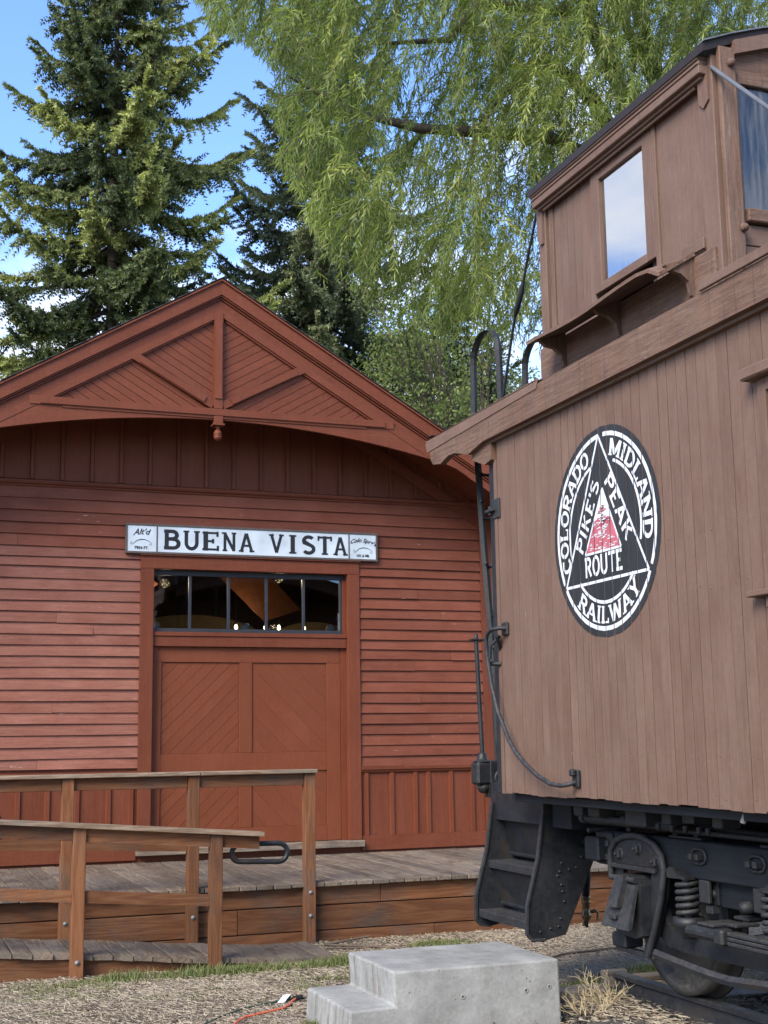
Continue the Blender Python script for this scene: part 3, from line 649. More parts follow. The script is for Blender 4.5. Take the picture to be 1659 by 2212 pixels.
def add_ribbons(mb,ribs,fn,lift0=0,dl=.00012):
    """fn(x,y,lift)->3-D"""
    for k,rb in enumerate(ribs):
        h=lift0+k*dl; V=[];F=[]
        for l,r_ in rb: V+= [fn(l[0],l[1],h),fn(r_[0],r_[1],h)]
        for i in range(len(rb)-1): F.append((2*i,2*i+1,2*i+3,2*i+2))
        mb.add(V,F)
# station name: measured letter extents
SXM=lambda sx: 2.191+(sx-404)*.0032345
letters=[('B',522,574),('U',582,634),('E',642,695),('N',703,750),('A',758,808.5),('V',855.6,905),('I',922,946.5),('S',965,1010),('T',1017,1066),('A',1070,1119)]
for ch,a,c in letters:
    ribs,w=glyph_quads(ch); xs=[p[0] for rb in ribs for q in rb for p in q]; lo_,hi_=min(xs),max(xs); x0,x1=SXM(a),SXM(c)
    b=MB(); add_ribbons(b,ribs,lambda x,y,h:(x0+(x-lo_)/(hi_-lo_)*(x1-x0),SY+.0068-h,3.492+y*.196)); b.build('letter',M['ink'],sg)
def text_obj(s,size,name,mat,parent,fn,shear=0):
    c=bpy.data.curves.new('tmp','FONT'); c.body=s; c.size=size; c.shear=shear; c.align_x='CENTER'; c.resolution_u=3; c.offset=.0016
    o=bpy.data.objects.new('tmp',c); COL.objects.link(o); dg=bpy.context.evaluated_depsgraph_get(); me=bpy.data.meshes.new_from_object(o.evaluated_get(dg))
    b=MB(); b.add([fn(v.co.x,v.co.y) for v in me.vertices],[tuple(p.vertices) for p in me.polygons]); bpy.data.objects.remove(o); bpy.data.meshes.remove(me)
    return b.build(name,mat,parent)
def sgp(cx,cz,rot=0,bend=0): return lambda x,y:(cx+x*math.cos(rot)-y*math.sin(rot),SY+.006,cz+x*math.sin(rot)+y*math.cos(rot)-bend*x*x)
text_obj("Alt'd",.082,'small_lettering',M['ink'],sg,sgp(2.345,3.632,.06,1.2),.45)
text_obj("7954 FT.",.040,'small_lettering',M['ink'],sg,sgp(2.350,3.484),0)
text_obj("Colo Sprg's",.062,'small_lettering',M['ink'],sg,sgp(4.672,3.640,-.06,1.6),.4)
text_obj("101.6 MI.",.040,'small_lettering',M['ink'],sg,sgp(4.672,3.484),0)
for cx in (2.345,4.672):
    b=MB(); pts=[(-.085,-.022),(-.100,-.016),(-.103,-.034),(-.088,-.040),(-.070,-.026),(-.04,.0),(0,.012),(.04,.010),(.075,-.004),(.10,-.022),(.103,-.040),(.088,-.044),(.083,-.032)]
    rb=[]
    for i,p in enumerate(pts):
        q0=pts[max(0,i-1)];q1=pts[min(len(pts)-1,i+1)]; dx,dy=q1[0]-q0[0],q1[1]-q0[1]; l=math.hypot(dx,dy); t=.0022+.0025*max(0,1-abs(p[0])/.07)
        rb.append(((p[0]-dy/l*t,p[1]+dx/l*t),(p[0]+dy/l*t,p[1]-dx/l*t)))
    add_ribbons(b,[rb],lambda x,y,h:(cx+x,SY+.006,3.570+y)); b.build('flourish',M['ink'],sg)

# ============================================================ DECK
deck=empty('wooden_platform',(2.5,10.7,0),'weathered plank platform in front of the depot with a cedar skirt and railing','platform')
ZD=.472
x=-2.6
while x<9.2:
    w=.140+random.uniform(-.003,.003); y0=10.60+random.uniform(-.012,.008); dz=random.uniform(-.003,.003)
    bx('deck_board',M['gryY'],deck,x,x+w-.007,y0,13.10,ZD-.038+dz,ZD+dz,.005); x+=w
def planks(z0,z1,joints,y,mat='cedX',n='skirt_plank'):
    e=[-2.6]+joints+[9.2]
    for a,c in zip(e[:-1],e[1:]): bx(n,M[mat],deck,a+.002,c-.002,y+random.uniform(0,.003),y+.04,z0,z1,.004)
planks(.288,.430,[-.4,1.52,3.93,6.9],10.66); planks(.092,.280,[.3,2.72,5.1,7.6],10.655); planks(-.05,.085,[-.9,1.9,4.4,7.0],10.66)
bx('rim_joist',M['woodblack'],deck,-2.6,9.2,10.70,10.74,-.05,.43,0); 
for xx in (-2.6,9.16): bx('end_joist',M['cedY'],deck,xx,xx+.04,10.745,13.1,-.05,.43,0)
def post(x,y0,z0,z1,par,w=.088): return bx('railing_post',M['cedZ'],par,x-w/2,x+w/2,y0,y0+w,z0,z1,.004)
RY=10.560
for x,zb in ((-1.55,-.02),(-.55,.02),(.40,.02),(1.372,.02),(2.342,-.02),(3.294,-.02)):
    post(x,RY,zb,1.335,deck)
    b=MB(); zz=(.44,.27) if x<1.5 else ((.26,) if x<3 else (.40,.22))
    for z in zz: b.lathe([(0,-.012),(.007,-.011),(.009,-.006),(.016,-.005),(.017,0)],(x,RY-.001,z+.0),'Y',10)
    b.build('bolt',M['steel'],deck)
bx('handrail_cap',M['capX'],deck,2.392,3.352,RY-.03,RY+.12,1.337,1.368,.005); bx('handrail_cap',M['capX'],deck,-1.7,2.386,RY-.03,RY+.12,1.337,1.368,.005)
px=[-1.55,-.55,.40,1.372,2.342,3.294]
for a,c in zip(px[:-1],px[1:]): bx('rail_board',M['cedX'],deck,a+.046,c-.046,RY+.03,RY+.066,1.243,1.334,.003)
def slope_board(name,mat,par,x0,x1,y0,y1,zt0,sl,h,xref,c=0):
    f=lambda x:zt0+sl*(x-xref)
    MB().prism([(x0,f(x0)-h),(x1,f(x1)-h),(x1,f(x1)),(x0,f(x0))],'Y',y0,y1).build(name,M[mat],par)
for a,c in ((.446,1.326),(1.418,2.296),(-.50,.354)): slope_board('mid_rail',('cedX'),deck,a,c,RY+.03,RY+.066,.880,-.045,.078,1.3)
# ============================================================ RAMP
ramp_=empty('wooden_ramp',(1.5,10,0),'low plank ramp rising left, with its own cedar railing, in front of the platform','ramp')
rs=-.088; zr=lambda x: max(.205+rs*(x-.84),.030)
x=-2.4; ang=math.atan(rs)
while x<3.24:
    w=.138+random.uniform(-.004,.004); y0=9.77+random.uniform(-.015,.01); a=x;c=x+w-.008; th=.036; dz=random.uniform(-.003,.003)
    f=lambda q:zr(q)+dz+random.uniform(-.001,.001)
    tilt=random.uniform(-.004,.004)
    MB().prism([(a,f(a)-th+tilt),(c,f(c)-th-tilt),(c,f(c)-tilt-.004),(c-.004,f(c)-tilt),(a+.004,f(a)+tilt),(a,f(a)+tilt-.004)],'Y',y0,10.545).build('ramp_board',M['gryY'],ramp_); x+=w
MB().prism([(-2.4,zr(-2.4)-.038),(2.45,max(zr(2.45)-.038,.0)),(2.45,-.05),(-2.4,-.05)],'Y',9.805,9.845).build('ramp_skirt',M['cedX'],ramp_)
FY=9.70
for x in (-1.6,-.6,.36,1.348,2.322):
    zt=1.091-.079*(x-.805)-.03; post(x,FY,-.03,zt,ramp_)
    b=MB(); b.lathe([(0,-.012),(.007,-.011),(.009,-.006),(.017,-.005),(.018,0)],(x,FY-.001,.115 if x<2 else -.1),'Y',10); b.build('bolt',M['steel'],ramp_)
slope_board('handrail_cap','capX',ramp_,-1.8,2.666,FY-.03,FY+.115,1.091,-.079,.030,.805)
pp=[-1.8,-1.6,-.6,.36,1.348,2.322]
for a,c in zip(pp[1:-1],pp[2:]): slope_board('rail_board','cedX',ramp_,a+.045,c-.045,FY+.03,FY+.068,1.059,-.079,.092,.805)
slope_board('rail_board','cedX',ramp_,2.368,2.645,FY+.03,FY+.068,1.059,-.079,.092,.805)
for a,c in zip(pp[1:-1],pp[2:]): slope_board('mid_rail','cedX',ramp_,a+.045,c-.045,FY+.028,FY+.064,.632,-.078,.081,.82)
hp=[(2.50,FY+.10,.856),(2.80,FY+.10,.853)]+[(2.812+.066*math.sin(R(t)),FY+.10,.786+.066*math.cos(R(t))) for t in range(0,181,18)]+[(2.80,FY+.10,.720),(2.52,FY+.10,.732)]+[(2.515-.060*math.sin(R(t)),FY+.10,.792-.060*math.cos(R(t))) for t in range(0,181,18)]
MB().tube(hp,.019,12,False).build('grab_loop',M['iron'],ramp_)
# ============================================================ CART WHEEL at the left edge
ct=empty('hand_cart',(.3,11.7,.47),'black rubber tyred cart wheel standing at the left end of the platform','cart')
b=MB(); cx,cz,r=.585,.884,.392; pts=[(cx+r*math.cos(R(t)),11.7,cz+r*math.sin(R(t))) for t in range(0,361,12)]; b.tube(pts,.022,8,False); b.build('tyre',M['rubber'],ct)
b=MB(); [b.cyl((cx,11.7,cz),(cx+.385*math.cos(R(t)),11.7,cz+.385*math.sin(R(t))),.004,6) for t in range(0,360,30)]; b.lathe([(0,-.03),(.022,-.03),(.022,.03),(0,.03)],(cx,11.7,cz),'Y',12); b.build('spokes',M['steel'],ct)
b=MB(); b.box(-.9,.1,11.5,11.9,.95,1.0,.01); b.box(-.85,-.79,11.52,11.58,ZD,.95,.004); b.box(-.85,-.79,11.82,11.88,ZD,.95,.004);  b.cyl((cx,11.68,cz),(.08,11.62,.97),.012,8); b.cyl((cx,11.72,cz),(.08,11.78,.97),.012,8); b.build('cart_frame',M['iron'],ct)
# ============================================================ CABOOSE
XS=3.60; CX=4.96; XO=6.32; Y0=.8; Y1=7.585
cab=empty('caboose',(CX,4.2,.2),'brown wooden caboose with a cupola and a round black railway emblem on its side','caboose')
side=empty('body_side',(XS,4.2,1.3),None,None,parent=cab)
P=.0862
nailpts=[]
def vboard(name,mat,par,x,y0,y1,z0,z1,t=.018,c=.0010):
    """tongue-and-groove board on a side facing -X"""
    MB().prism([(x,y0+c),(x+c,y0+.0004),(x+t,y0+.0004),(x+t,y1-.0004),(x+c,y1-.0004),(x,y1-c)],'Z',z0,z1).build(name,mat,par)
ys=[Y1-.045]
y=Y1-.045
MB().prism([(XS-.004,Y1),(XS-.004,Y1-.042),(XS+.02,Y1-.042),(XS+.02,Y1)],'Z',1.262,3.345).build('corner_strip',M['brnZ'],side)
WY0,WY1,WZ0,WZ1=4.03,4.752,2.20,3.135
grooves=[]
zb=lambda y: 1.266+.0045*math.sin(y*7)
k=0
while y>Y0:
    y2=max(Y0,y-P); ox=XS+random.uniform(-.0012,.0012); grooves.append(y2); m=M['brnZ']; g=.0021+(.0018 if random.random()<.16 else 0)+random.uniform(-.0004,.0004)
    zt=3.60; bb=zb(y)+random.uniform(-.004,.004)
    if y2>WY1 or y<WY0: vboard('board',m,side,ox,y2+g,y-g,bb,zt)
    else:
        vboard('board',m,side,ox,y2+g,y-g,bb,WZ0-.001); vboard('board',m,side,ox,y2+g,y-g,WZ1+.03,zt)
    for zz in (1.315,1.50,2.28,2.55,3.40): nailpts.append((XS,(y+y2)/2+random.uniform(-.02,.02),zz+random.uniform(-.015,.015)))
    y=y2
b=MB()
for p in nailpts: b.lathe([(0,-.0025),(.0040,-.0015),(.0045,.001)],p,'X',5)
b.build('board_nails',M['brnZ'],side,kind='stuff')
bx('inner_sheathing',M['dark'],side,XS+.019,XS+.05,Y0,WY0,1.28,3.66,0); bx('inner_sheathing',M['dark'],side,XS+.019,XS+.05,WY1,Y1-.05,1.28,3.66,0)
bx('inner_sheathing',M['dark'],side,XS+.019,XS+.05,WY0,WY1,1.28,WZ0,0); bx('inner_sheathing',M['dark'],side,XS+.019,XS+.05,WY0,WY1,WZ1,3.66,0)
# side window, mostly outside the frame
sw=empty('side_window',(XS,4.4,2.7),None,None,parent=cab)
bx('window_hood',M['brnY'],sw,XS-.075,XS+.02,WY0-.09,4.862,3.150,3.205,.008); bx('window_sill',M['brnY'],sw,XS-.06,XS+.03,WY0-.12,4.925,2.190,2.216,.004); bx('sill_block',M['brnY'],sw,XS-.03,XS+.02,4.76,4.83,2.135,2.189,.006)
bx('window_casing',M['brnZ'],sw,XS-.022,XS+.03,WY1,4.808,2.217,3.149,.003); bx('window_casing',M['brnZ'],sw,XS-.022,XS+.03,WY0-.055,WY0,2.217,3.149,.003); bx('window_casing',M['brnY'],sw,XS-.021,XS+.03,WY0,WY1,3.09,3.149,.003)
bx('sash',M['brnoldZ'],sw,XS+.05,XS+.09,WY1-.05,WY1-.001,2.217,3.089,.003); bx('sash',M['brnoldY'],sw,XS+.05,XS+.09,WY0,WY1-.051,2.64,2.68,.003); bx('pane',M['cupglass2'],sw,XS+.065,XS+.071,WY0,WY1-.051,2.217,2.639,0); bx('pane',M['cupglass2'],sw,XS+.065,XS+.071,WY0,WY1-.051,2.681,3.089,0)
# other faces of the body
body=empty('body_shell',(CX,4.2,1.3),None,None,parent=cab)
k=0;xx=XO
bx('far_side_wall',M['brnZ'],body,XO-.02,XO,Y0,Y1,1.266,3.60,0)
bx('near_end_wall',M['brnZ'],body,XS+.051,XO-.021,Y0,Y0+.02,1.266,3.66,0)
bx('platform_end_wall',M['brnoldZ'],body,XS+.051,XO-.021,Y1-.03,Y1-.01,1.266,3.60,0)
bx('platform_door',M['brnZ'],body,CX-.36,CX+.36,Y1-.0095,Y1+.02,1.32,3.20,.005)
bx('floor',M['dark'],body,XS+.051,XO-.021,Y0+.021,Y1-.031,1.27,1.31,0)
# notch / decayed wood at the top corner
bx('corner_post_end',M['brnoldZ'],body,XS+.002,XS+.018,7.60,7.70,3.36,3.43,.012); 
MB().prism([(7.56,3.345),(7.66,3.33),(7.86,3.40),(7.84,3.47),(7.56,3.47)],'X',XS-.03,XS+.05).build('decayed_sill_end',M['brnoldY'],body)
# roof: arched
roof=empty('roof',(CX,4.4,3.7),None,None,parent=cab)
YR0,YR1=.1,8.47
def arch(n,z0,rise,half): return [(CX-half+2*half*i/n, z0+rise*(1-((2*i/n-1)**2))) for i in range(n+1)]
pts=arch(16,3.655,.30,1.42); low=[(x,z-.05) for x,z in pts]
b=MB(); 
for (a0,a1) in zip(pts[:-1],pts[1:]): b.prism([a0,a1,(a1[0],a1[1]-.05),(a0[0],a0[1]-.05)],'Y',YR0,YR1-.03)
b.build('roof_deck',M['brnoldY'],roof)
pt2=arch(16,3.662,.30,1.405); b=MB()
for (a0,a1) in zip(pt2[:-1],pt2[1:]): b.prism([a0,a1,(a1[0],a1[1]-.005),(a0[0],a0[1]-.005)],'Y',YR0-.02,YR1)
b.build('roof_felt',M['felt'],roof)
# fascia
b=MB(); b.prism([(YR0,3.47),(7.60,3.47),(7.84,3.432),(8.05,3.486),(8.16,3.492),(8.30,3.462),(8.43,3.482),(8.475,3.53),(8.475,3.642),(YR0,3.665)],'X',XS-.065,XS-.022); b.build('fascia_board',M['brnoldY'],roof)
b=MB(); b.prism([(YR0,3.45),(7.57,3.452),(7.57,3.47),(YR0,3.47)],'X',XS-.03,XS-.002); b.build('fascia_shadow_moulding',M['brnY'],roof)
MB().prism([(YR0,3.47),(8.4,3.47),(8.4,3.65),(YR0,3.65)],'X',XO+.022,XO+.065).build('fascia_board',M['brnY'],roof)
bx('roof_trim_strip',M['brnY'],roof,XS-.085,XS-.066,YR0,5.12,3.655,3.70,.003)
b=MB(); b.prism([(6.83,3.622),(8.52,3.585),(8.55,3.645),(8.52,3.672),(6.80,3.678)],'X',XS-.070,XS-.066); b.prism([(XS-.070,3.672),(XS+.02,3.695),(XS+.02,3.690),(XS-.070,3.667)],'Y',6.83,8.55); b.build('flashing_strip',M['brnY'],roof)
bx('curled_felt_edge',M['felt'],roof,XS-.05,XS+.3,8.49,8.56,3.70,3.708,.002)
# end carline under the roof overhang
b=MB()
for (a0,a1) in zip(pts[1:-2],pts[2:-1]): b.prism([(a0[0],a0[1]-.052),(a1[0],a1[1]-.052),(a1[0],a1[1]-.17),(a0[0],a0[1]-.17)],'Y',8.38,8.43)
b.build('end_carline',M['brnX'],roof)
bx('running_board',M['gryY'],roof,CX-.26,CX+.26,YR0,3.0,4.0,4.03,.004)

# ---------------------------------------------------------------- emblem
EY,EZ=6.226,2.688
emb=empty('painted_emblem',(XS-.002,EY,EZ),None,None,parent=cab)
XE_=XS-.0030
eb=dict()
def EP(u,v,h=0): return (XE_-h,EY-u*.985,EZ+v*1.0)
def cut_grooves(mb):
    """slice the paint along the board joints so that the grooves stay visible"""
    bm=bmesh.new(); vs_=[bm.verts.new(v) for v in mb.v]
    for f in mb.f:
        try: bm.faces.new([vs_[i] for i in f])
        except ValueError: pass
    lo=min(v[1] for v in mb.v); hi=max(v[1] for v in mb.v)
    for g in grooves:
        if lo<g<hi:
            for s in (-.0033,.0033):
                bmesh.ops.bisect_plane(bm,geom=bm.verts[:]+bm.edges[:]+bm.faces[:],plane_co=(0,g+s,0),plane_no=(0,1,0))
            dl=[f for f in bm.faces if abs(f.calc_center_median().y-g)<.0032]
            bmesh.ops.delete(bm,geom=dl,context='FACES')
    bm.verts.index_update(); r=MB(); r.v=[tuple(v.co) for v in bm.verts]; r.f=[tuple(v.index for v in f.verts) for f in bm.faces]; r.sm=[False]*len(r.f); bm.free(); return r
def disc_strip(r0,r1,a0,a1,h,n=90):
    b=MB(); V=[];F=[]
    for i in range(n+1):
        a=R(a0+(a1-a0)*i/n); jr=random.uniform(-.0015,.0015)
        V+=[EP((r1+jr)*math.cos(a),(r1+jr)*math.sin(a),h),EP(r0*math.cos(a),r0*math.sin(a),h)]
    for i in range(n): F.append((2*i,2*i+1,2*i+3,2*i+2))
    b.add(V,F); return b
def emb_build(b,name,mat): return cut_grooves(b).build(name,M[mat],emb)
# black disc as slices
b=MB(); n=72
for i in range(n):
    v0=-.572+1.144*i/n; v1=-.572+1.144*(i+1)/n; w0=math.sqrt(max(0,.572**2-v0*v0)); w1=math.sqrt(max(0,.572**2-v1*v1))
    b.add([EP(-w0,v0),EP(w0,v0),EP(w1,v1),EP(-w1,v1)],[(0,3,2,1)])
emb_build(b,'black_disc','markk')
H1=.0006
emb_build(disc_strip(.512,.536,92.5,208,H1,60),'outer_ring','markw'); emb_build(disc_strip(.512,.536,333,447,H1,60),'outer_ring','markw'); emb_build(disc_strip(.512,.536,212,329,H1,50),'outer_ring','markw')
emb_build(disc_strip(.375,.393,109,197,H1,40),'inner_ring','markw'); emb_build(disc_strip(.375,.393,345,431,H1,40),'inner_ring','markw'); emb_build(disc_strip(.375,.393,222,318,H1,40),'inner_ring','markw')
def line(p,q,w,h,b):
    dx,dy=q[0]-p[0],q[1]-p[1]; l=math.hypot(dx,dy); nx,ny=-dy/l*w/2,dx/l*w/2; n=max(1,int(l/.06))
    for i in range(n):
        a=(p[0]+dx*i/n,p[1]+dy*i/n); c=(p[0]+dx*(i+1)/n,p[1]+dy*(i+1)/n); 
        b.add([EP(a[0]-nx,a[1]-ny,h),EP(c[0]-nx,c[1]-ny,h),EP(c[0]+nx,c[1]+ny,h),EP(a[0]+nx,a[1]+ny,h)],[(0,3,2,1)])
def tri(pts_,w,h,name,mat):
    for i in range(3):
        b=MB(); line(pts_[i],pts_[(i+1)%3],w,h+.0001*i,b); emb_build(b,name,mat)
A_,B_,C_=(-.025,.528),(-.445,-.268),(.440,-.262)
tri((A_,B_,C_),.0155,H1+.0003,'triangle_outline','markw')
a_,b_,c_=(0.0,.232),(-.213,-.108),(.175,-.108)
tri((a_,b_,c_),.013,H1+.0006,'inner_triangle_outline','markw')
def polyfill(pts_,h,name,mat):
    b=MB(); b.add([EP(p[0],p[1],h) for p in pts_],[tuple(range(len(pts_)-1,-1,-1))]); emb_build(b,name,mat)
lerp=lambda p,q,t:(p[0]+(q[0]-p[0])*t,p[1]+(q[1]-p[1])*t)
polyfill([a_,lerp(a_,b_,.50),(-.06,.072),(-.01,.05),(.04,.072),lerp(a_,c_,.50)],H1+.0002,'mountain_snow','markw')
polyfill([lerp(a_,b_,.503),b_,c_,lerp(a_,c_,.503),(.04,.070),(-.01,.048),(-.06,.070)],H1+.0001,'mountain_field','markr')
rr=random.Random(3)
for mat,n_,hh in (('markw',80,H1+.0009),('markr',34,H1+.0011),('markk',20,H1+.0013)):
    b=MB()
    for k in range(n_):
        t=rr.uniform(.28,.62) if mat!='markw' else rr.uniform(.5,.98); s=rr.gauss(.5,.17) if t<.8 else rr.uniform(.1,.9); s=min(.9,max(.1,s))
        p=lerp(lerp(a_,b_,t),lerp(a_,c_,t),s); w=rr.uniform(.006,.020); line((p[0]-w,p[1]+rr.uniform(-.004,.004)),(p[0]+w,p[1]+rr.uniform(-.004,.004)),.0045,hh+.00001*k,b)
    emb_build(b,'mountain_strokes',mat)
def arc_text(s,a0,a1,rin,hgt,outward=True,serif=True,xs=1.0):
    """a0->a1 degrees along the reading direction"""
    ws=[GL[c][0] for c in s]; tot=sum(ws); pos=0
    for ch,w in zip(s,ws):
        ribs,_=glyph_quads(ch,serif); b=MB(); p0=pos
        def fn(x,y,h):
            a=R(a0+(a1-a0)*(p0+x)/tot); r_=rin+y*hgt if outward else rin-y*hgt
            return EP(r_*math.cos(a),r_*math.sin(a),H1+.0016+h)
        add_ribbons(b,ribs,fn); emb_build(b,'letter','markw'); pos+=w
arc_text('COLORADO',204,108,.405,.094); arc_text('MIDLAND',78,-14,.405,.094); arc_text('RAILWAY',229,317,.499,.094,False)
def line_text(s,p,q,hgt,serif,side_=1):
    dx,dy=q[0]-p[0],q[1]-p[1]; l=math.hypot(dx,dy); ux,uy=dx/l,dy/l; nx,ny=-uy,ux; ws=[GL[c][0] for c in s]; tot=sum(ws); pos=0
    for ch,w in zip(s,ws):
        ribs,_=glyph_quads(ch,serif,.088); b=MB(); p0=pos
        add_ribbons(b,ribs,lambda x,y,h:EP(p[0]+ux*(p0+x)/tot*l+nx*y*hgt,p[1]+uy*(p0+x)/tot*l+ny*y*hgt,H1+.0016+h)); emb_build(b,'letter','markw'); pos+=w
line_text("PIKE'S",(-.245,-.110),(-.020,.262),.088,False); line_text('PEAK',(.020,.268),(.235,-.105),.088,False); line_text('ROUTE',(-.225,-.235),(.190,-.232),.112,False)

# ---------------------------------------------------------------- cupola
cup=empty('cupola',(CX,6.24,3.8),None,None,parent=cab)
XC=3.80; XD=2*CX-XC; CY0,CY1=5.275,7.205
def cpost(y0,y1,x0=XC-.02,mat='brnZ',z0=3.74,z1=4.985,x1=None): return bx('corner_post',M[mat],cup,x0,(x1 or XC+.08),y0,y1,z0,z1,.004)
cpost(7.115,7.205); cpost(5.275,5.405,XC-.028); 
bx('post_rib',M['brnoldZ'],cup,XC-.0,XC+.095,CY0-.035,CY0-.001,3.78,5.02,.006)
MB().prism([(7.13,4.90),(7.20,4.90),(7.20,4.70),(7.165,4.655),(7.13,4.655)],'X',XC-.034,XC-.021).build('post_bracket',M['brnZ'],cup)
MB().prism([(5.30,4.93),(5.385,4.93),(5.385,4.76),(5.345,4.72),(5.30,4.75)],'X',XC-.040,XC-.029).build('post_bracket',M['brnZ'],cup)
bx('post_trim',M['brnoldZ'],cup,XC-.008,XC+.02,7.04,7.095,4.06,4.884,.004)
for k in range(7):
    a=7.038-k*.0835; a2=max(6.552,a-.0835)
    if a-a2<.02: break
    vboard('board',M['brnZ'],cup,XC+.004,a2+.0015,a-.0015,3.98,4.95,.016)
bx('blank_panel',M['brnZ'],cup,XC+.002,XC+.02,5.41,5.845,3.98,4.975,.001)
bx('panel_batten',M['brnZ'],cup,XC-.012,XC+.02,5.846,5.885,3.98,4.885,.003)
cw=[(5.890,5.978,4.13,4.885),(6.462,6.550,4.13,4.885)]
for a in cw: bx('window_casing',M['brnZ'],cup,XC-.012,XC+.02,a[0],a[1],a[2],a[3],.003)
bx('window_casing',M['brnY'],cup,XC-.011,XC+.02,5.979,6.461,4.806,4.885,.003); bx('window_casing',M['brnY'],cup,XC-.011,XC+.02,5.979,6.461,4.13,4.182,.003)
bx('window_pane',M['cupglass'],cup,XC+.010,XC+.016,5.979,6.461,4.182,4.806,0)
bx('cupola_frieze',M['brnY'],cup,XC-.026,XC+.02,CY0+.135,CY1-.095,4.888,4.975,.003)
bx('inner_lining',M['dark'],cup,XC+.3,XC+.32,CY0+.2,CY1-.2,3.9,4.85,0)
bx('base_board',M['brnoldY'],cup,XC-.05,XC+.02,CY0+.03,CY1-.02,3.72,3.978,.006)
bx('far_side',M['brnZ'],cup,XD-.02,XD,CY0,CY1,3.72,4.93,.002); bx('platform_side_wall',M['brnX'],cup,XC+.081,XD-.021,CY1-.03,CY1-.01,3.72,4.95,.002)
# ledge and brackets
b=MB(); n=14
for i in range(n):
    ya=5.47+(6.94-5.47)*i/n; yb=5.47+(6.94-5.47)*(i+1)/n; sag=lambda y_: .012*math.sin((y_-5.4)*5)-(.06*max(0,(5.62-y_)/.15)**1.5)
    for (y_a,y_b) in ((ya,yb),):
        V=[(XC-.27,y_a,3.905+sag(y_a)),(XC-.05,y_a,3.985),(XC-.05,y_a,4.008),(XC-.27,y_a,3.925+sag(y_a)),(XC-.27,y_b,3.905+sag(y_b)),(XC-.05,y_b,3.985),(XC-.05,y_b,4.008),(XC-.27,y_b,3.925+sag(y_b))]
        b.add(V,[(0,1,5,4),(3,7,6,2),(0,4,7,3),(1,2,6,5)]+([(0,3,2,1)] if i==0 else [])+([(4,5,6,7)] if i==n-1 else []))
b.build('ledge_board',M['brnoldY'],cup)
bx('ledge_end_plate',M['brnY'],cup,XC-.045,XC-.03,5.40,5.60,4.0,4.06,.003)
for y in (6.86,6.22,5.50):
    b=MB(); b.prism([(XC-.05,3.76),(XC-.05,3.985),(XC-.22,3.922),(XC-.19,3.895),(XC-.13,3.885),(XC-.085,3.85),(XC-.07,3.78)],'Y',y-.016,y+.016); b.build('ledge_bracket',M['brnoldZ'],cup)
# cupola roof
def carch(half,z0,rise,n=14): return [(CX-half+2*half*i/n, z0+rise*(1-(2*i/n-1)**2)) for i in range(n+1)]
cr=carch(1.25,5.022,.27)
b=MB()
for a0,a1 in zip(cr[:-1],cr[1:]): b.prism([a0,a1,(a1[0],a1[1]-.045),(a0[0],a0[1]-.045)],'Y',5.25,7.205)
b.build('cupola_roof',M['felt'],cup)
b=MB()
for a0,a1 in zip(cr[:-1],cr[1:]): b.prism([(a0[0],a0[1]+.004),(a1[0],a1[1]+.004),(a1[0],a1[1]+.012),(a0[0],a0[1]+.012)],'Y',5.235,5.29)
b.build('tin_edging',M['tin'],cup)
for i,(z0_,z1_,xx) in enumerate(((4.965,4.988,XC-.084),(4.943,4.9645,XC-.076),(4.935,4.9425,XC-.088),(4.888,4.9345,XC-.082))):
    bx('eave_moulding',M['brnY'],cup,xx,XC+.02 if i<3 else XC-.02,5.315-.003*i,7.195-.010*i,z0_,z1_,.004)
bx('soffit_board',M['brnY'],cup,XC-.058,XC-.027,5.33,7.15,4.872,4.8875,.002); bx('soffit_moulding',M['brnY'],cup,XC-.042,XC-.027,5.41,7.10,4.855,4.8715,.002)
# near end of the cupola
ne=[(XC+.082,4.0)]
b=MB(); b.prism([(XC+.096,4.90),(XD-.1,4.90),(XD-.1,5.03)]+[(x,z-.035) for x,z in cr[::-1][2:-2]]+[(XC+.096,5.03)],'Y',CY0-.001,CY0+.03); b.build('end_frieze',M['brnoldX'],cup)
b=MB()
for a0,a1 in zip(cr[1:-2],cr[2:-1]): b.prism([(a0[0],a0[1]-.034),(a1[0],a1[1]-.034),(a1[0],a1[1]-.11),(a0[0],a0[1]-.11)],'Y',CY0-.045,CY0-.002)
b.build('end_rafter',M['brnX'],cup)
bx('end_window_casing',M['brnoldZ'],cup,XC+.096,XC+.12,CY0-.01,CY0+.03,4.10,4.90,.003); bx('end_window_casing',M['brnoldX'],cup,XC+.121,XD-.13,CY0-.010,CY0+.03,4.845,4.899,.003)
bx('end_window_sill',M['brnoldX'],cup,XC+.121,XD-.13,CY0-.035,CY0+.03,4.105,4.175,.006)
bx('end_board',M['brnX'],cup,XC+.096,XD-.1,CY0-.001,CY0+.03,3.99,4.098,.003); bx('end_board',M['brnX'],cup,XC+.096,XD-.1,CY0-.001,CY0+.03,3.80,3.985,.003)
for i in range(4):
    a=XC+.121+.52*i; bx('window_pane',M['cupglass2'],cup,a,a+.50,CY0+.012,CY0+.017,4.175,4.845,0); bx('end_window_mullion',M['brnoldZ'],cup,a+.501,a+.519,CY0-.005,CY0+.03,4.176,4.844,.002)
bx('window_putty',M['tin'],cup,XC+.121,XC+.127,CY0+.004,CY0+.0115,4.18,4.84,0)
for z in (4.40,4.63): bx('window_bar',M['brnoldX'],cup,XC+.122,XD-.13,CY0+.018,CY0+.026,z,z+.014,0)
b=MB()
for y,z in ((5.236,4.93),(5.236,4.06),(5.236,3.86)): b.lathe([(0,-.03),(.012,-.028),(.022,-.014),(.022,0)],(XC+.06+.02*(z<4.5),y,z),'Y',12)
b.build('post_bolt_heads',M['brnoldZ'],cup)
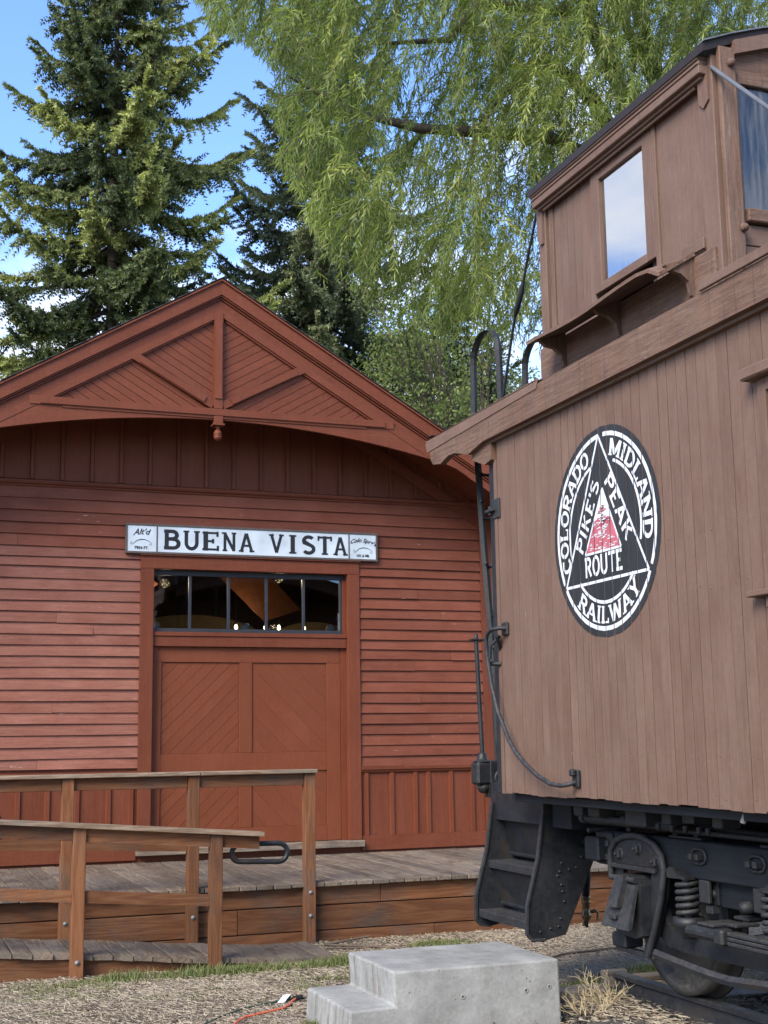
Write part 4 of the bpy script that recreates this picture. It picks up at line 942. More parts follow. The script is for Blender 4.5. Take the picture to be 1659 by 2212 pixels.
# stay rods
b=MB(); b.tube([(XC-.02,7.20,4.93),(XC,7.42,4.64),(XC+.01,7.50,4.53)],.009,8); b.tube([(XC+.01,7.50,4.53),(XC+.01,7.53,4.475),(XC+.01,7.61,4.37),(XC+.012,7.64,4.34)],[.012,.020,.020,.010],10); b.tube([(XC+.012,7.64,4.34),(XC+.02,7.71,4.23),(XC+.03,7.95,3.72)],.010,8); b.build('stay_rod',M['iron'],cup)
MB().tube([(XC-.03,5.27,4.91),(XC,4.886,4.516),(XC+.01,4.0,3.70)],.011,8).build('stay_rod',M['tin'],cup)
bx('stay_anchor',M['iron'],cup,XC-.02,XC+.05,7.92,7.99,3.70,3.78,.005)

# ---------------------------------------------------------------- platform end, ladder, hand brake
pl=empty('end_platform',(CX,8.0,1.25),None,None,parent=cab)
bx('platform_floor',M['woodblack'],pl,XS+.33,XO-.33,Y1+.005,8.44,1.20,1.262,.004)
bx('end_sill',M['iron'],pl,XS+.30,XO-.30,8.40,8.50,1.20,1.447,.004)
bx('platform_side_plate',M['iron'],pl,XS+.30,XS+.315,Y1+.02,8.41,1.06,1.30,.002); bx('step_hanger_plate',M['iron'],pl,XS+.26,XO-.6,Y1-.02,Y1-.005,1.13,1.262,.002)
b=MB(); b.lathe([(.045,-.006),(.058,-.004),(.060,.01)],(3.985,8.40,1.33),'Y',18); b.lathe([(0,-.012),(.022,-.010),(.028,.01)],(3.985,8.40,1.33),'Y',12); b.build('round_washer',M['iron'],pl)
lad=empty('end_ladder',(3.85,8.2,1.5),None,None,parent=cab)
def lrail(x,dx=0):
    b=MB(); pts_=[(x,8.13,1.45),(x,8.17,1.62),(x,8.25,2.34),(x,8.325,2.91),(x,8.39,3.50),(x,8.43,3.88),(x,8.425,4.22)]
    pts_+=[(x,8.215+.21*math.cos(R(t)),4.22+.19*math.sin(R(t))) for t in range(15,181,15)]+[(x,7.995,3.98),(x,7.99,3.70)]
    b.tube(pts_,.026,4,True,False,.42); return b.build('ladder_rail',M['iron'],lad)
lrail(3.86); lrail(4.27)
for z,y in ((1.75,8.185),(2.08,8.22),(2.42,8.26),(2.76,8.305),(3.10,8.345),(3.42,8.38)): MB().cyl((3.86,y,z),(4.27,y,z),.010,8).build('rung',M['iron'],lad)
b=MB(); [b.lathe([(0,-.012),(.012,-.010),(.014,0)],(3.86-.004,y-.024,z),'Y',8) for y,z in ((8.36,3.22),(8.31,2.78),(8.23,2.2))]; b.build('ladder_rivets',M['iron'],lad)
hb=empty('hand_brake',(3.86,8.45,1.3),None,None,parent=cab)
MB().cyl((3.875,8.47,1.48),(3.848,8.47,2.28),.016,10).build('brake_staff',M['iron'],hb)
b=MB(); b.box(3.80,3.95,8.45,8.49,2.262,2.275,.002); b.lathe([(0,2.31),(.014,2.31),(.014,2.25),(0,2.25)],(3.849,8.47,0),'Z',8); b.build('staff_top',M['iron'],hb)
MB().lathe([(0,1.225),(.028,1.232),(.044,1.258),(.047,1.285),(.030,1.286)],(3.878,8.47,0),'Z',18).box(3.808,3.935,8.41,8.53,1.286,1.44,.016).lathe([(.064,1.440),(.040,1.452),(.032,1.475),(.028,1.50),(0,1.50)],(3.872,8.47,0),'Z',16).build('staff_foot_casting',M['iron'],hb)
b=MB(); b.tube([(XS+.3,8.3,1.45),(XS+.28,8.3,2.2),(XS+.29,8.25,2.26),(XS+.1,7.7,2.26)],.013,8); b.build('platform_railing',M['iron'],hb)
bx('corner_angle',M['iron'],pl,XS+.02,XS+.10,7.62,7.70,1.262,3.40,.003); bx('railing_post',M['iron'],pl,XS+.20,XS+.26,7.95,7.99,1.262,3.6,.003)
# bracket on the corner
b=MB(); b.box(XS-.012,XS-.002,7.50,7.60,2.965,3.09,.003); b.box(XS-.030,XS+.3,7.60,7.625,2.99,3.05,.004); b.box(XS-.04,XS-.004,7.55,7.66,3.01,3.03,.004); tag(b.build('ladder_bracket',M['irondust'],cab),kind='stuff')
# curved grab iron on the side
gi=empty('grab_iron',(XS-.08,7.1,1.7),None,None,parent=cab)
P_=[(XS,7.44,2.262),(XS-.06,7.45,2.262),(XS-.08,7.52,2.258),(XS-.083,7.575,2.235),(XS-.083,7.592,2.195),(XS-.08,7.588,2.10),(XS-.08,7.54,1.93),(XS-.08,7.459,1.761),(XS-.08,7.315,1.588),(XS-.08,7.22,1.51),(XS-.08,7.112,1.45),(XS-.08,6.95,1.383),(XS-.08,6.801,1.342),(XS-.08,6.68,1.335),(XS-.06,6.63,1.342),(XS-.03,6.622,1.35),(XS,6.62,1.352)]
MB().tube(P_,.013,10).build('grab_bar',M['irondust'],gi)
b=MB(); b.box(XS-.022,XS-.003,6.585,6.655,1.325,1.42,.006); b.box(XS-.05,XS-.02,6.60,6.64,1.385,1.425,.008); b.box(XS-.02,XS-.003,7.42,7.50,2.22,2.30,.006); b.cyl((XS-.05,7.50,2.22),(XS+.0,7.56,2.14),.012,8); b.cyl((XS,7.55,2.05),(XS-.06,7.62,2.055),.014,8); b.tube([(XS-.02,7.52,2.22),(XS-.07,7.56,2.16),(XS-.07,7.57,2.08)],.011,8); b.build('grab_lugs',M['iron'],gi)
# ---------------------------------------------------------------- steps
st=empty('entry_steps',(3.9,8.0,.7),None,None,parent=cab)
SP=[(3.925,1.20),(3.880,1.17),(3.828,.86),(3.748,.584),(3.742,.42),(3.775,.385),(3.85,.375),(4.005,.405),(4.211,.824),(4.267,1.065),(4.267,1.255),(3.925,1.255)]
for y in (7.60,8.35):
    s_=MB().prism(SP,'Y',y-.005,y+.005).build('stringer_plate',M['iron'],st)
    e=MB(); out_=[(3.880,1.17),(3.828,.86),(3.748,.584),(3.742,.42),(3.775,.385),(3.85,.375)]
    for p,q in zip(out_[:-1],out_[1:]):
        d_=Vector((q[0]-p[0],0,q[1]-p[1])).normalized(); nn=Vector((d_.z,0,-d_.x))*.006
        e.add([(p[0]-nn.x,y-.016,p[1]-nn.z),(q[0]-nn.x,y-.016,q[1]-nn.z),(q[0]+nn.x,y-.016,q[1]+nn.z),(p[0]+nn.x,y-.016,p[1]+nn.z),(p[0]-nn.x,y+.016,p[1]-nn.z),(q[0]-nn.x,y+.016,q[1]-nn.z),(q[0]+nn.x,y+.016,q[1]+nn.z),(p[0]+nn.x,y+.016,p[1]+nn.z)],[(0,1,2,3),(7,6,5,4),(0,4,5,1),(1,5,6,2),(2,6,7,3),(3,7,4,0)])
    e.build('stringer_edge',M['irondust'],st)
b=MB()
for (x,z) in ((3.83,.43),(3.90,.445),(3.955,.455),(4.00,.60),(3.99,.66),(3.985,.70),(3.975,.78),(3.96,.755),(4.04,.79),(4.09,.80),(3.99,.83),(4.13,.86),(4.15,.95),(4.12,1.0),(4.11,1.05),(4.10,1.09),(4.16,1.10),(4.20,.90),(3.97,.50)): b.lathe([(0,-.010),(.006,-.008),(.009,0)],(x,7.5945,z),'Y',8)
b.build('rivets',M['iron'],st)
for i,(x0,z) in enumerate(((3.765,.487),(3.845,.800),(3.925,1.115))):
    t=bx('tread',M['irondust'],st,x0,x0+.235,7.606,8.344,z-.012,z,.002)
    bx('tread_nose',M['irondust'],st,x0-.004,x0+.006,7.606,8.344,z-.050,z+.0005,.002)
    # raised diamond pattern
    d_=MB()
    for a in range(int(.225/.022)):
        for c in range(int(.72/.022)):
            cx_=x0+.012+a*.022; cy_=7.618+c*.022+(a%2)*.011; s=.009; q=1 if (a+c)%2 else -1
            d_.add([(cx_-s,cy_-s*.35*q,z+.0005),(cx_,cy_+s*.0-.003,z+.0005),(cx_+s,cy_+s*.35*q,z+.0005),(cx_,cy_+.003,z+.0025)],[(0,1,3),(1,2,3),(2,0,3)])
    for c in range(34):
        for rr_ in range(2):
            cy_=7.62+c*.0215+rr_*.011; cz_=z-.016-rr_*.018; d_.add([(x0-.0045,cy_-.006,cz_),(x0-.0045,cy_,cz_-.009),(x0-.0045,cy_+.006,cz_),(x0-.008,cy_,cz_+.001)],[(0,1,3),(1,2,3),(2,0,3)])
    dd_=d_.build('tread_pattern',M['irondust'],st,kind='stuff')
    if i<2:
        zt=(.800,1.115)[i]; MB().prism([(x0+.16,z+.02),(x0+.175,z+.02),(x0+.12,zt-.03),(x0+.10,zt-.03)],'Y',7.62,8.33).build('riser_plate',M['iron'],st)
        bx('riser_lip',M['iron'],st,x0+.13,x0+.165,7.66,8.30,z+.03,z+.05,.004)
bx('stringer_foot',M['irondust'],st,3.76,3.86,7.575,7.594,.375,.392,.003)
b=MB()
for k in range(3): pass
MB().box(4.20,4.268,7.595,8.355,.95,1.19,.003).build('rear_step_plate',M['iron'],st)

# ---------------------------------------------------------------- underframe
uf=empty('underframe',(CX,4.2,1.1),None,None,parent=cab)
bx('side_sill',M['woodblack'],uf,XS+.06,XS+.20,Y0,Y1-.05,1.215,1.262,.004); bx('inner_sill',M['woodblack'],uf,XS+.75,XS+.87,Y0,Y1-.05,1.08,1.262,.004); bx('side_sill',M['woodblack'],uf,XO-.30,XO-.13,Y0,Y1-.02,1.08,1.268,.004)
bx('centre_sill',M['woodblack'],uf,CX-.30,CX-.12,Y0,8.39,.98,1.268,.004); bx('centre_sill',M['woodblack'],uf,CX+.12,CX+.30,Y0,8.39,.98,1.268,.004)
bx('end_cross_beam',M['woodblack'],uf,XS+.31,XO-.31,7.30,7.54,1.05,1.20,.004)
b=MB(); b.cyl((3.86,7.05,1.135),(3.86,6.1,1.135),.022,10); b.cyl((3.86,7.06,1.135),(3.86,7.02,1.135),.032,10); b.cyl((3.9,7.08,1.06),(4.3,7.05,1.07),.014,8); b.cyl((4.0,Y1-.1,1.10),(4.0,2.0,1.10),.014,8); b.tube([(4.1,7.5,1.15),(4.1,6.6,1.16),(4.1,5.9,1.11),(4.1,5.0,1.1)],.018,8); b.cyl((3.86,6.6,1.14),(3.86,6.5,1.14),.03,10); b.build('train_pipes',M['irondust'],uf)
b=MB()
for (y,z,w,h) in ((6.98,1.19,.10,.08),(6.80,1.19,.12,.07),(6.35,1.17,.20,.09),(6.05,1.18,.08,.06),(5.85,1.19,.10,.05),(5.6,1.185,.08,.06)): b.box(3.78,3.90,y-w/2,y+w/2,z-h/2,z+h/2,.008)
for y in (5.7,5.78,5.9,6.02,6.15): b.lathe([(0,1.115),(.012,1.12),(.014,1.15)],(3.80,y,0),'Z',8)
b.build('underframe_brackets',M['irondust'],uf,kind='stuff')
MB().cyl((3.68,5.20,1.275),(3.665,5.22,1.205),.014,8).build('pipe_stub',M['steel'],uf)
ah=MB(); ah.tube([(4.545,8.30,1.12),(4.55,8.30,.9),(4.55,8.30,.66),(4.535,8.30,.52)],.026,10); ah.build('air_hose',M['rubber'],uf)
b=MB(); b.lathe([(.0,.535),(.031,.535),(.031,.515),(.026,.510),(.031,.500),(.031,.485),(.024,.48),(.028,.45),(.026,.43),(.034,.42),(.034,.395),(.015,.37),(.010,.33),(0,.33)],(4.535,8.30,0),'Z',12); b.tube([(4.53,8.30,.42),(4.60,8.30,.44),(4.625,8.30,.42),(4.62,8.30,.37)],.009,8); b.tube([(4.52,8.30,.40),(4.51,8.30,.34)],.009,8); b.build('hose_coupling',M['brass'],uf)

# ---------------------------------------------------------------- truck
def wheelset(tk,y):
    b=MB(); b.cyl((CX-.92,y,.62),(CX+.92,y,.62),.065,16); b.build('axle',M['iron'],tk)
    for s in (-1,1):
        prof=[(.0,-.03),(.10,-.03),(.11,.0),(.16,.012),(.30,.020),(.355,.012),(.365,-.035),(.418,-.037),(.421,.04),(.425,.072),(.445,.082),(.447,.098),(.36,.10),(.34,.06),(.16,.055),(.12,.09),(0,.09)]
        b=MB(); b.lathe([(r_,-s*0+(h if s<0 else -h)) for r_,h in prof],(CX+s*.745,y,.62),'X',56); b.build('wheel',M['wheel'],tk)
M['wheel']=iron('rusty_wheel_iron',(.030,.028,.026),(.14,.12,.095),.4,.55)
def truck(tk,yc,near=True):
    for y in (yc-.79,yc+.79): wheelset(tk,y)
    for s in (-1,1):
        X=lambda x:(x if s<0 else 2*CX-x)
        def B(n,x0,x1,y0,y1,z0,z1,m='woodblack',c=.004): return bx(n,M[m],tk,X(x0),X(x1),y0,y1,z0,z1,c)
        B('side_beam',3.972,4.075,yc-1.31,yc+1.31,.868,1.062,'woodblack',.008)
        for e in (-1,1):
            YY=lambda y:yc+e*(y-5.80)
            # pedestal casting
            P1=[(6.90,.895),(6.885,.965),(6.83,1.015),(6.74,1.042),(6.63,1.052),(6.53,1.046),(6.43,1.015),(6.365,.965),(6.345,.895)]
            MB().prism([(YY(a),z) for a,z in P1],'X',X(3.945),X(3.971)).build('pedestal_casting',M['iron'],tk)
            MB().prism([(YY(a),z) for a,z in [(6.345,.894),(6.478,.894),(6.505,.74),(6.565,.53),(6.60,.43),(6.545,.43),(6.46,.58),(6.38,.75)]],'X',X(3.95),X(3.985)).build('pedestal_leg',M['iron'],tk)
            MB().prism([(YY(a),z) for a,z in [(6.90,.894),(6.79,.894),(6.80,.43),(6.895,.43)]],'X',X(3.955),X(3.985)).build('pedestal_leg',M['iron'],tk)
            rim=[(6.897,.80),(6.90,.90),(6.888,.965),(6.83,1.017),(6.74,1.044),(6.63,1.055),(6.53,1.049),(6.43,1.018),(6.362,.965),(6.340,.895),(6.378,.75),(6.455,.58),(6.54,.425)]
            MB().tube([(X(3.940),YY(a),z) for a,z in rim],.019,8).build('pedestal_rim',M['irondust'],tk)
            a,c=sorted((YY(6.42),YY(6.89))); B('pedestal_ledge',3.925,3.95,a,c,.868,.893,'irondust')
            # journal box
            a,c=sorted((YY(6.50),YY(6.80)))
            MB().prism([(YY(6.50),.54),(YY(6.50),.80),(YY(6.56),.845),(YY(6.74),.845),(YY(6.79),.80),(YY(6.79),.57),(YY(6.72),.525),(YY(6.58),.515)],'X',X(3.89),X(4.20)).build('journal_box',M['iron'],tk)
            # slanted lid with a nose hinge
            V=[(3.872,6.53,.80),(3.872,6.76,.80),(3.80,6.79,.57),(3.80,6.50,.57)]
            L_=MB(); lo_=[(X(x),YY(y_),z) for x,y_,z in V]; hi_=[(X(x+.024),YY(y_),z+.006) for x,y_,z in V]; L_.add(lo_+hi_,[(0,1,2,3),(4,5,6,7),(0,4,5,1),(1,5,6,2),(2,6,7,3),(3,7,4,0)]); L_.build('journal_lid',M['irondust'],tk)
            L_=MB(); V=[(3.868,6.61,.845),(3.868,6.70,.845),(3.815,6.71,.68),(3.815,6.61,.68)]; lo_=[(X(x-.018),YY(y_),z) for x,y_,z in V]; hi_=[(X(x+.02),YY(y_),z) for x,y_,z in V]; L_.add(lo_+hi_,[(0,1,2,3),(4,5,6,7),(0,4,5,1),(1,5,6,2),(2,6,7,3),(3,7,4,0)])
            L_.cyl((X(3.875),YY(6.53),.825),(X(3.875),YY(6.79),.825),.016,8); L_.box(*sorted((X(3.79),X(3.81))),*sorted((YY(6.62),YY(6.69))),.615,.645,.006); L_.build('lid_hinge',M['irondust'],tk)
            # foot and tie
            B('pedestal_foot',3.95,4.0,*sorted((YY(6.50),YY(6.90))),.412,.436,'irondust')
            B('journal_keeper',3.93,4.05,*sorted((YY(6.76),YY(6.91))),.437,.515,'iron',.01)
            # bolts
            b=MB()
            for (y_,z) in ((6.60,.985),(6.80,.945),(6.42,.930)):
                b.lathe([(.0,-.040),(.009,-.040),(.009,-.026)],(X(3.945),YY(y_),z),'X',8) if s<0 else None
                b.box(*sorted((X(3.918),X(3.944))),*sorted((YY(y_-.022),YY(y_+.022))),z-.022,z+.022,.005)
                b.lathe([(.0,-.008),(.034,-.006),(.036,0)],(X(3.945),YY(y_),z),'X',14)
            for (y_,z) in ((6.96,.99),(6.96,.915)): b.box(*sorted((X(3.945),X(3.971))),*sorted((YY(y_-.018),YY(y_+.018))),z-.018,z+.018,.005)
            b.build('pedestal_bolts',M['irondust'],tk,kind='stuff')
            B('beam_end_plate',3.962,3.9715,*sorted((YY(6.91),YY(7.10))),.875,1.05,'iron',.002)
            # spring set
            yc_=YY(6.165)
            b=MB(); n=110; b.tube([(X(3.965)+.052*math.cos(2*math.pi*5.2*i/n),yc_+.052*math.sin(2*math.pi*5.2*i/n),.678+.182*i/n) for i in range(n+1)],.0135,7); b.build('coil_spring',M['irondust'],tk)
            MB().cyl((X(3.965),yc_,.66),(X(3.965),yc_,.87),.026,10).build('spring_core',M['iron'],tk)
            b=MB(); b.prism([(YY(6.27),.865),(YY(6.27),.905),(YY(6.245),.920),(YY(6.20),.915),(YY(6.17),.890),(YY(6.10),.880),(YY(6.10),.865)],'X',X(3.91),X(3.971)); b.lathe([(0,.865),(.06,.866),(.066,.875),(.0,.875)],(X(3.965),yc_,0),'Z',16); b.build('spring_cap',M['iron'],tk)
            b=MB(); b.lathe([(.0,.56),(.035,.565),(.045,.60),(.075,.625),(.082,.64),(.082,.672),(.0,.674)],(X(3.965),yc_,0),'Z',18); b.build('spring_seat',M['iron'],tk)
            B('hanger_strap',3.975,3.995,*sorted((YY(6.075),YY(5.985))),.755,.867,'irondust'); 
            # beam washers
            b=MB(); cy_=YY(6.045)
            ring=[(X(3.966),cy_+.028*(1 if q<2 else -1)+.036*math.cos(R(t)),.985+.036*math.sin(R(t))) for q,t in [(0,-90),(0,-45),(0,0),(0,45),(0,90),(2,90),(2,135),(2,180),(2,225),(2,270),(0,270)]]
            b.tube(ring,.0085,6,False); [b.box(*sorted((X(3.925),X(3.971))),cy_+o_-.016,cy_+o_+.016,.967,1.0,.004) for o_ in (-.028,.028)]; b.build('beam_washer',M['irondust'],tk)
            B('beam_top_strap',3.985,4.06,*sorted((YY(6.05),YY(6.35))),1.063,1.075,'iron',.002)
            b=MB(); [b.box(*sorted((X(4.0),X(4.03))),YY(q)-.02,YY(q)+.02,1.063,1.095,.004) for q in (6.12,6.32,6.80)]; b.build('top_nuts',M['iron'],tk)
        # equalizer bar
        E_=[(6.50,.80),(6.46,.70),(6.43,.61),(6.37,.575),(6.2,.563),(6.0,.575),(5.80,.592),(5.60,.575),(5.4,.563),(5.23,.575),(5.17,.61),(5.14,.70),(5.10,.80),(5.05,.80),(5.06,.62),(5.10,.53),(5.18,.485),(5.4,.478),(5.8,.482),(6.2,.478),(6.42,.485),(6.50,.53),(6.54,.62),(6.55,.80)]
        b=MB(); h=len(E_)//2
        for i in range(h-1):
            q=[E_[i],E_[i+1],E_[len(E_)-2-i],E_[len(E_)-1-i]]; b.prism([(yc+(a-5.80),z) for a,z in q],'X',X(4.0),X(4.04))
        b.build('equalizer_bar',M['iron'],tk)
        B('bolster_end',4.03,5.0 if s<0 else 4.96,yc-.16,yc+.16,.74,.866,'woodblack'); 
        B('transom_beam',4.02,4.96,yc+.17,yc+.34,.745,.866,'woodblack'); B('transom_beam',4.02,4.96,yc-.34,yc-.17,.745,.866,'woodblack')
        b=MB(); b.lathe([(0,-.016),(.020,-.012),(.024,0)],(X(4.02),yc+.21,.80),'X',6); b.lathe([(0,-.05),(.028,-.046),(.03,0)],(X(4.0),yc-.12,.77),'X',10); b.box(*sorted((X(4.0),X(4.05))),yc+.20,yc+.26,.70,.744,.004); b.build('transom_bolts',M['irondust'],tk,kind='stuff')
        # spring plank with leaf spring
        B('spring_plank_end',3.80,3.90,yc-.16,yc+.17,.612,.672,'iron',.022); B('plank_cap',3.792,3.87,yc-.175,yc-.10,.605,.682,'iron',.012)
        for (x0,x1,y0,y1,z0,z1) in ((3.83,4.02,-.05,.09,.675,.690),(3.90,4.04,-.14,-.06,.680,.697),(4.0,4.10,-.1,.02,.700,.716)): B('plank_plate',x0,x1,yc+y0,yc+y1,z0,z1,'irondust')
        for k,(z,l) in enumerate(((.672,.52),(.650,.46),(.628,.36))): B('spring_leaf',3.82,3.88,yc-.18-l,yc-.176,z-.018,z,'irondust')
        # pedestal tie bar
        b=MB(); b.tube([(X(3.93),yc+.66,.45),(X(3.90),yc+.60,.462),(X(3.88),yc+.40,.455),(X(3.88),yc+.1,.436),(X(3.88),yc-.1,.432),(X(3.88),yc-.4,.455),(X(3.93),yc-.66,.45)],.024,4,True,False,.55); b.build('pedestal_tie_bar',M['irondust'],tk)
    bx('truck_end_beam',M['woodblack'],tk,3.90,2*CX-3.90,yc+1.175,yc+1.335,.888,1.025,.012); bx('truck_end_beam',M['woodblack'],tk,3.90,2*CX-3.90,yc-1.335,yc-1.175,.888,1.025,.012)
    bx('brake_beam',M['iron'],tk,4.2,2*CX-4.2,yc+.30,yc+.36,.50,.56,.004)
    for s in (-1,1): bx('brake_shoe',M['iron'],tk,CX+s*.745-.04,CX+s*.745+.04,yc+.335,yc+.37,.45,.75,.01)
tk=empty('truck',(CX,5.80,.2),None,None,parent=cab); truck(tk,5.80)
tk2=empty('truck',(CX,2.0,.2),None,None,parent=cab)
for o in list(tk.children):
    c=o.copy(); COL.objects.link(c); c.parent=tk2

# ============================================================ TRACK
trk=empty('rail_track',(CX,4,.05),'dusty steel rails on dark ties ending beyond the caboose steps','track')
prof=[(-.066,0),(.066,0),(.066,.012),(.012,.028),(.008,.10),(.036,.112),(.037,.135),(.030,.140),(-.030,.140),(-.037,.135),(-.036,.112),(-.008,.10),(-.012,.028),(-.066,.012)]
for x in (4.242,2*CX-4.242):
    b=MB(); b.v=[]; 
    q=[(x+a,.060+z) for a,z in prof]; n=len(q)
    V=[(a,-3.0,z) for a,z in q]+[(a,7.40,z) for a,z in q]
    b.add(V,[(i,i+n,(i+1)%n+n,(i+1)%n) for i in range(n)])
    b.add(V[n:],[tuple(range(n-1,-1,-1))]); b.add(V[:n],[tuple(range(n))]); b.build('rail',M['railm'] if 'railm' in M else M['irondust'],trk)
y=7.22
tie_z=.058
M['tie']=rawwood('creosoted_tie',(.03,.026,.022),(.065,.055,.047),(.12,.105,.09),'X',weather=.3,wc=(.16,.14,.12))
while y>-3:
    bx('tie',M['tie'],trk,CX-1.25+random.uniform(-.04,.04),CX+1.25,y-.10,y+.10,-.08,tie_z,.008); y-=.52
bx('derail_plank',M['gryX'],trk,4.25,4.75,7.30,7.42,.15,.178,.004); bx('rail_end_block',M['tie'],trk,4.16,4.32,7.405,7.47,.10,.205,.008)
b=MB(); y=7.22
while y>3:
    for x in (4.242,): 
        for s in (-.075,.075): b.box(x+s-.012,x+s+.012,y-.012,y+.012,.058,.092,.002)
    y-=.52
b.build('spikes',M['wheel'],trk)

bx('cupola_inner_lining',M['dark'],cup,XC+.021,XC+.04,5.41,5.97,3.98,4.88,0); bx('cupola_inner_lining',M['dark'],cup,XC+.021,XC+.04,6.47,7.11,3.98,4.88,0)
# ============================================================ CONCRETE STEPS
cs=MB()
prof=[(2.665,.36),(3.665,.36),(3.675,-.05),(2.40,-.05),(2.415,.175),(2.675,.180)]
bm=bmesh.new()
vs0=[bm.verts.new((x,7.05,z)) for x,z in prof]; vs1=[bm.verts.new((x,7.81,z)) for x,z in prof]
n=len(prof); bm.faces.new(vs0); bm.faces.new(vs1[::-1])
for i in range(n): bm.faces.new((vs0[i],vs1[i],vs1[(i+1)%n],vs0[(i+1)%n]))
bmesh.ops.recalc_face_normals(bm,faces=bm.faces[:]); bmesh.ops.bevel(bm,geom=bm.edges[:],offset=.012,segments=2,affect='EDGES',profile=.5)
bmesh.ops.triangulate(bm,faces=[f for f in bm.faces if len(f.verts)>4])
for k in range(5):
    lg=[e for e in bm.edges if e.calc_length()>.06]
    if not lg: break
    bmesh.ops.subdivide_edges(bm,edges=lg,cuts=1,use_grid_fill=True)
bmesh.ops.triangulate(bm,faces=bm.faces[:])
me=bpy.data.meshes.new('concrete_steps')
from mathutils import noise as mn
for v in bm.verts:
    p=v.co; w=mn.noise(p*6)*.003+mn.noise(p*24)*.0012; v.co=p+v.normal*w
c0=Vector((3.04,7.43,0)); bmesh.ops.translate(bm,verts=bm.verts,vec=-c0); bm.to_mesh(me); bm.free()
for p in me.polygons: p.use_smooth=False
o=link_mesh('concrete_steps',me,c0,M['conc']); tag(o,'pale cast concrete block with two steps standing below the caboose entry','steps')
for x,z in ((3.07,.20),(3.455,.205),(3.60,.215),(2.95,.045)):
    b=MB(); b.lathe([(.014,-.0005),(.013,-.003),(.008,-.003),(.007,.0)],(x,7.05,z),'Y',12); b.build('form_tie_rim',M['conc'],o); b=MB(); b.lathe([(0,-.0012),(.0075,-.0012)],(x,7.05,z),'Y',10); b.build('form_tie_dark_disc',M['tie'],o)  # flat dark disc paints the shade inside each form-tie hole
# ============================================================ cords, sticks, timber
def wav(pts,n=8,j=.006):
    out=[]
    for a,b_ in zip(pts[:-1],pts[1:]):
        for i in range(n): t=i/n; out.append((a[0]+(b_[0]-a[0])*t+random.uniform(-j,j),a[1]+(b_[1]-a[1])*t+random.uniform(-j,j),a[2]+(b_[2]-a[2])*t))
    return out+[pts[-1]]
tag(MB().tube(wav([(2.50,8.34,.024),(2.42,8.20,.016),(2.36,8.11,.016),(2.22,8.03,.016),(2.07,7.945,.016),(1.96,7.76,.016),(1.85,7.4,.016),(1.9,6.9,.016)],4,.004),.0075,8).build('extension_cord',M['orange']),'bright orange extension cord lying on the dirt left of the concrete steps','cord')
tag(MB().tube(wav([(2.56,8.36,.016),(2.40,8.35,.014),(2.14,8.21,.014),(1.95,8.03,.014),(1.80,7.83,.014),(1.5,7.5,.014),(1.2,7.3,.014)],4,.006),.005,6).build('extension_cord',M['green']),'thin dark green cord beside the orange extension cord on the dirt','cord')
pg=empty('cord_plug',(2.47,8.33,.02),'black plug joint with a white tag at the end of the orange cord','plug')
MB().cyl((2.48,8.325,.022),(2.545,8.355,.026),.016,10).build('plug_body',M['rubber'],pg); MB().add([(2.37,8.30,.012),(2.41,8.285,.014),(2.47,8.34,.05),(2.43,8.36,.045)],[(0,1,2,3)]).build('plug_tag',M['tagw'],pg)
MB().cyl((2.41,8.34,.02),(2.47,8.35,.026),.013,8).build('green_socket',M['green'],pg)
tag(bx('wood_offcut',M['gryX'],None,3.17,3.36,7.20,7.30,-.01,.075,.006),'short split timber offcut at the foot of the concrete steps','timber').rotation_euler=(0,.05,R(-38))
tb=bx('timber_block',M['tie'],None,3.70,4.15,7.30,7.48,.0,.13,.012); tag(tb,'rotten dark timber block between the concrete steps and the rail','timber')
tb=bx('timber_block',M['tie'],None,3.80,4.18,7.02,7.16,-.02,.055,.012); tag(tb,'low grey timber piece under the dry bush near the rail','timber'); tb.rotation_euler=(0,0,R(8))
def stick(pts,r,lab): tag(MB().tube(wav(pts,3,.008),r,6).build('fallen_stick',M['twig']),lab,'stick')
stick([(3.95,8.55,.02),(4.35,8.8,.03),(4.75,9.1,.03),(5.3,9.25,.02)],.009,'long dark fallen stick on the pale dirt behind the concrete steps')
stick([(3.9,9.9,.02),(3.55,10.15,.03),(3.35,10.35,.02),(3.75,10.45,.05)],.009,'forked brown stick lying by the foot of the platform skirt')
stick([(3.3,10.2,.02),(3.8,10.05,.02),(4.4,10.2,.02)],.006,'thin curved twig lying on the dark soil beside the platform')
stick([(4.6,8.3,.02),(5.1,8.42,.02)],.006,'short twig on the dirt in front of the truck')
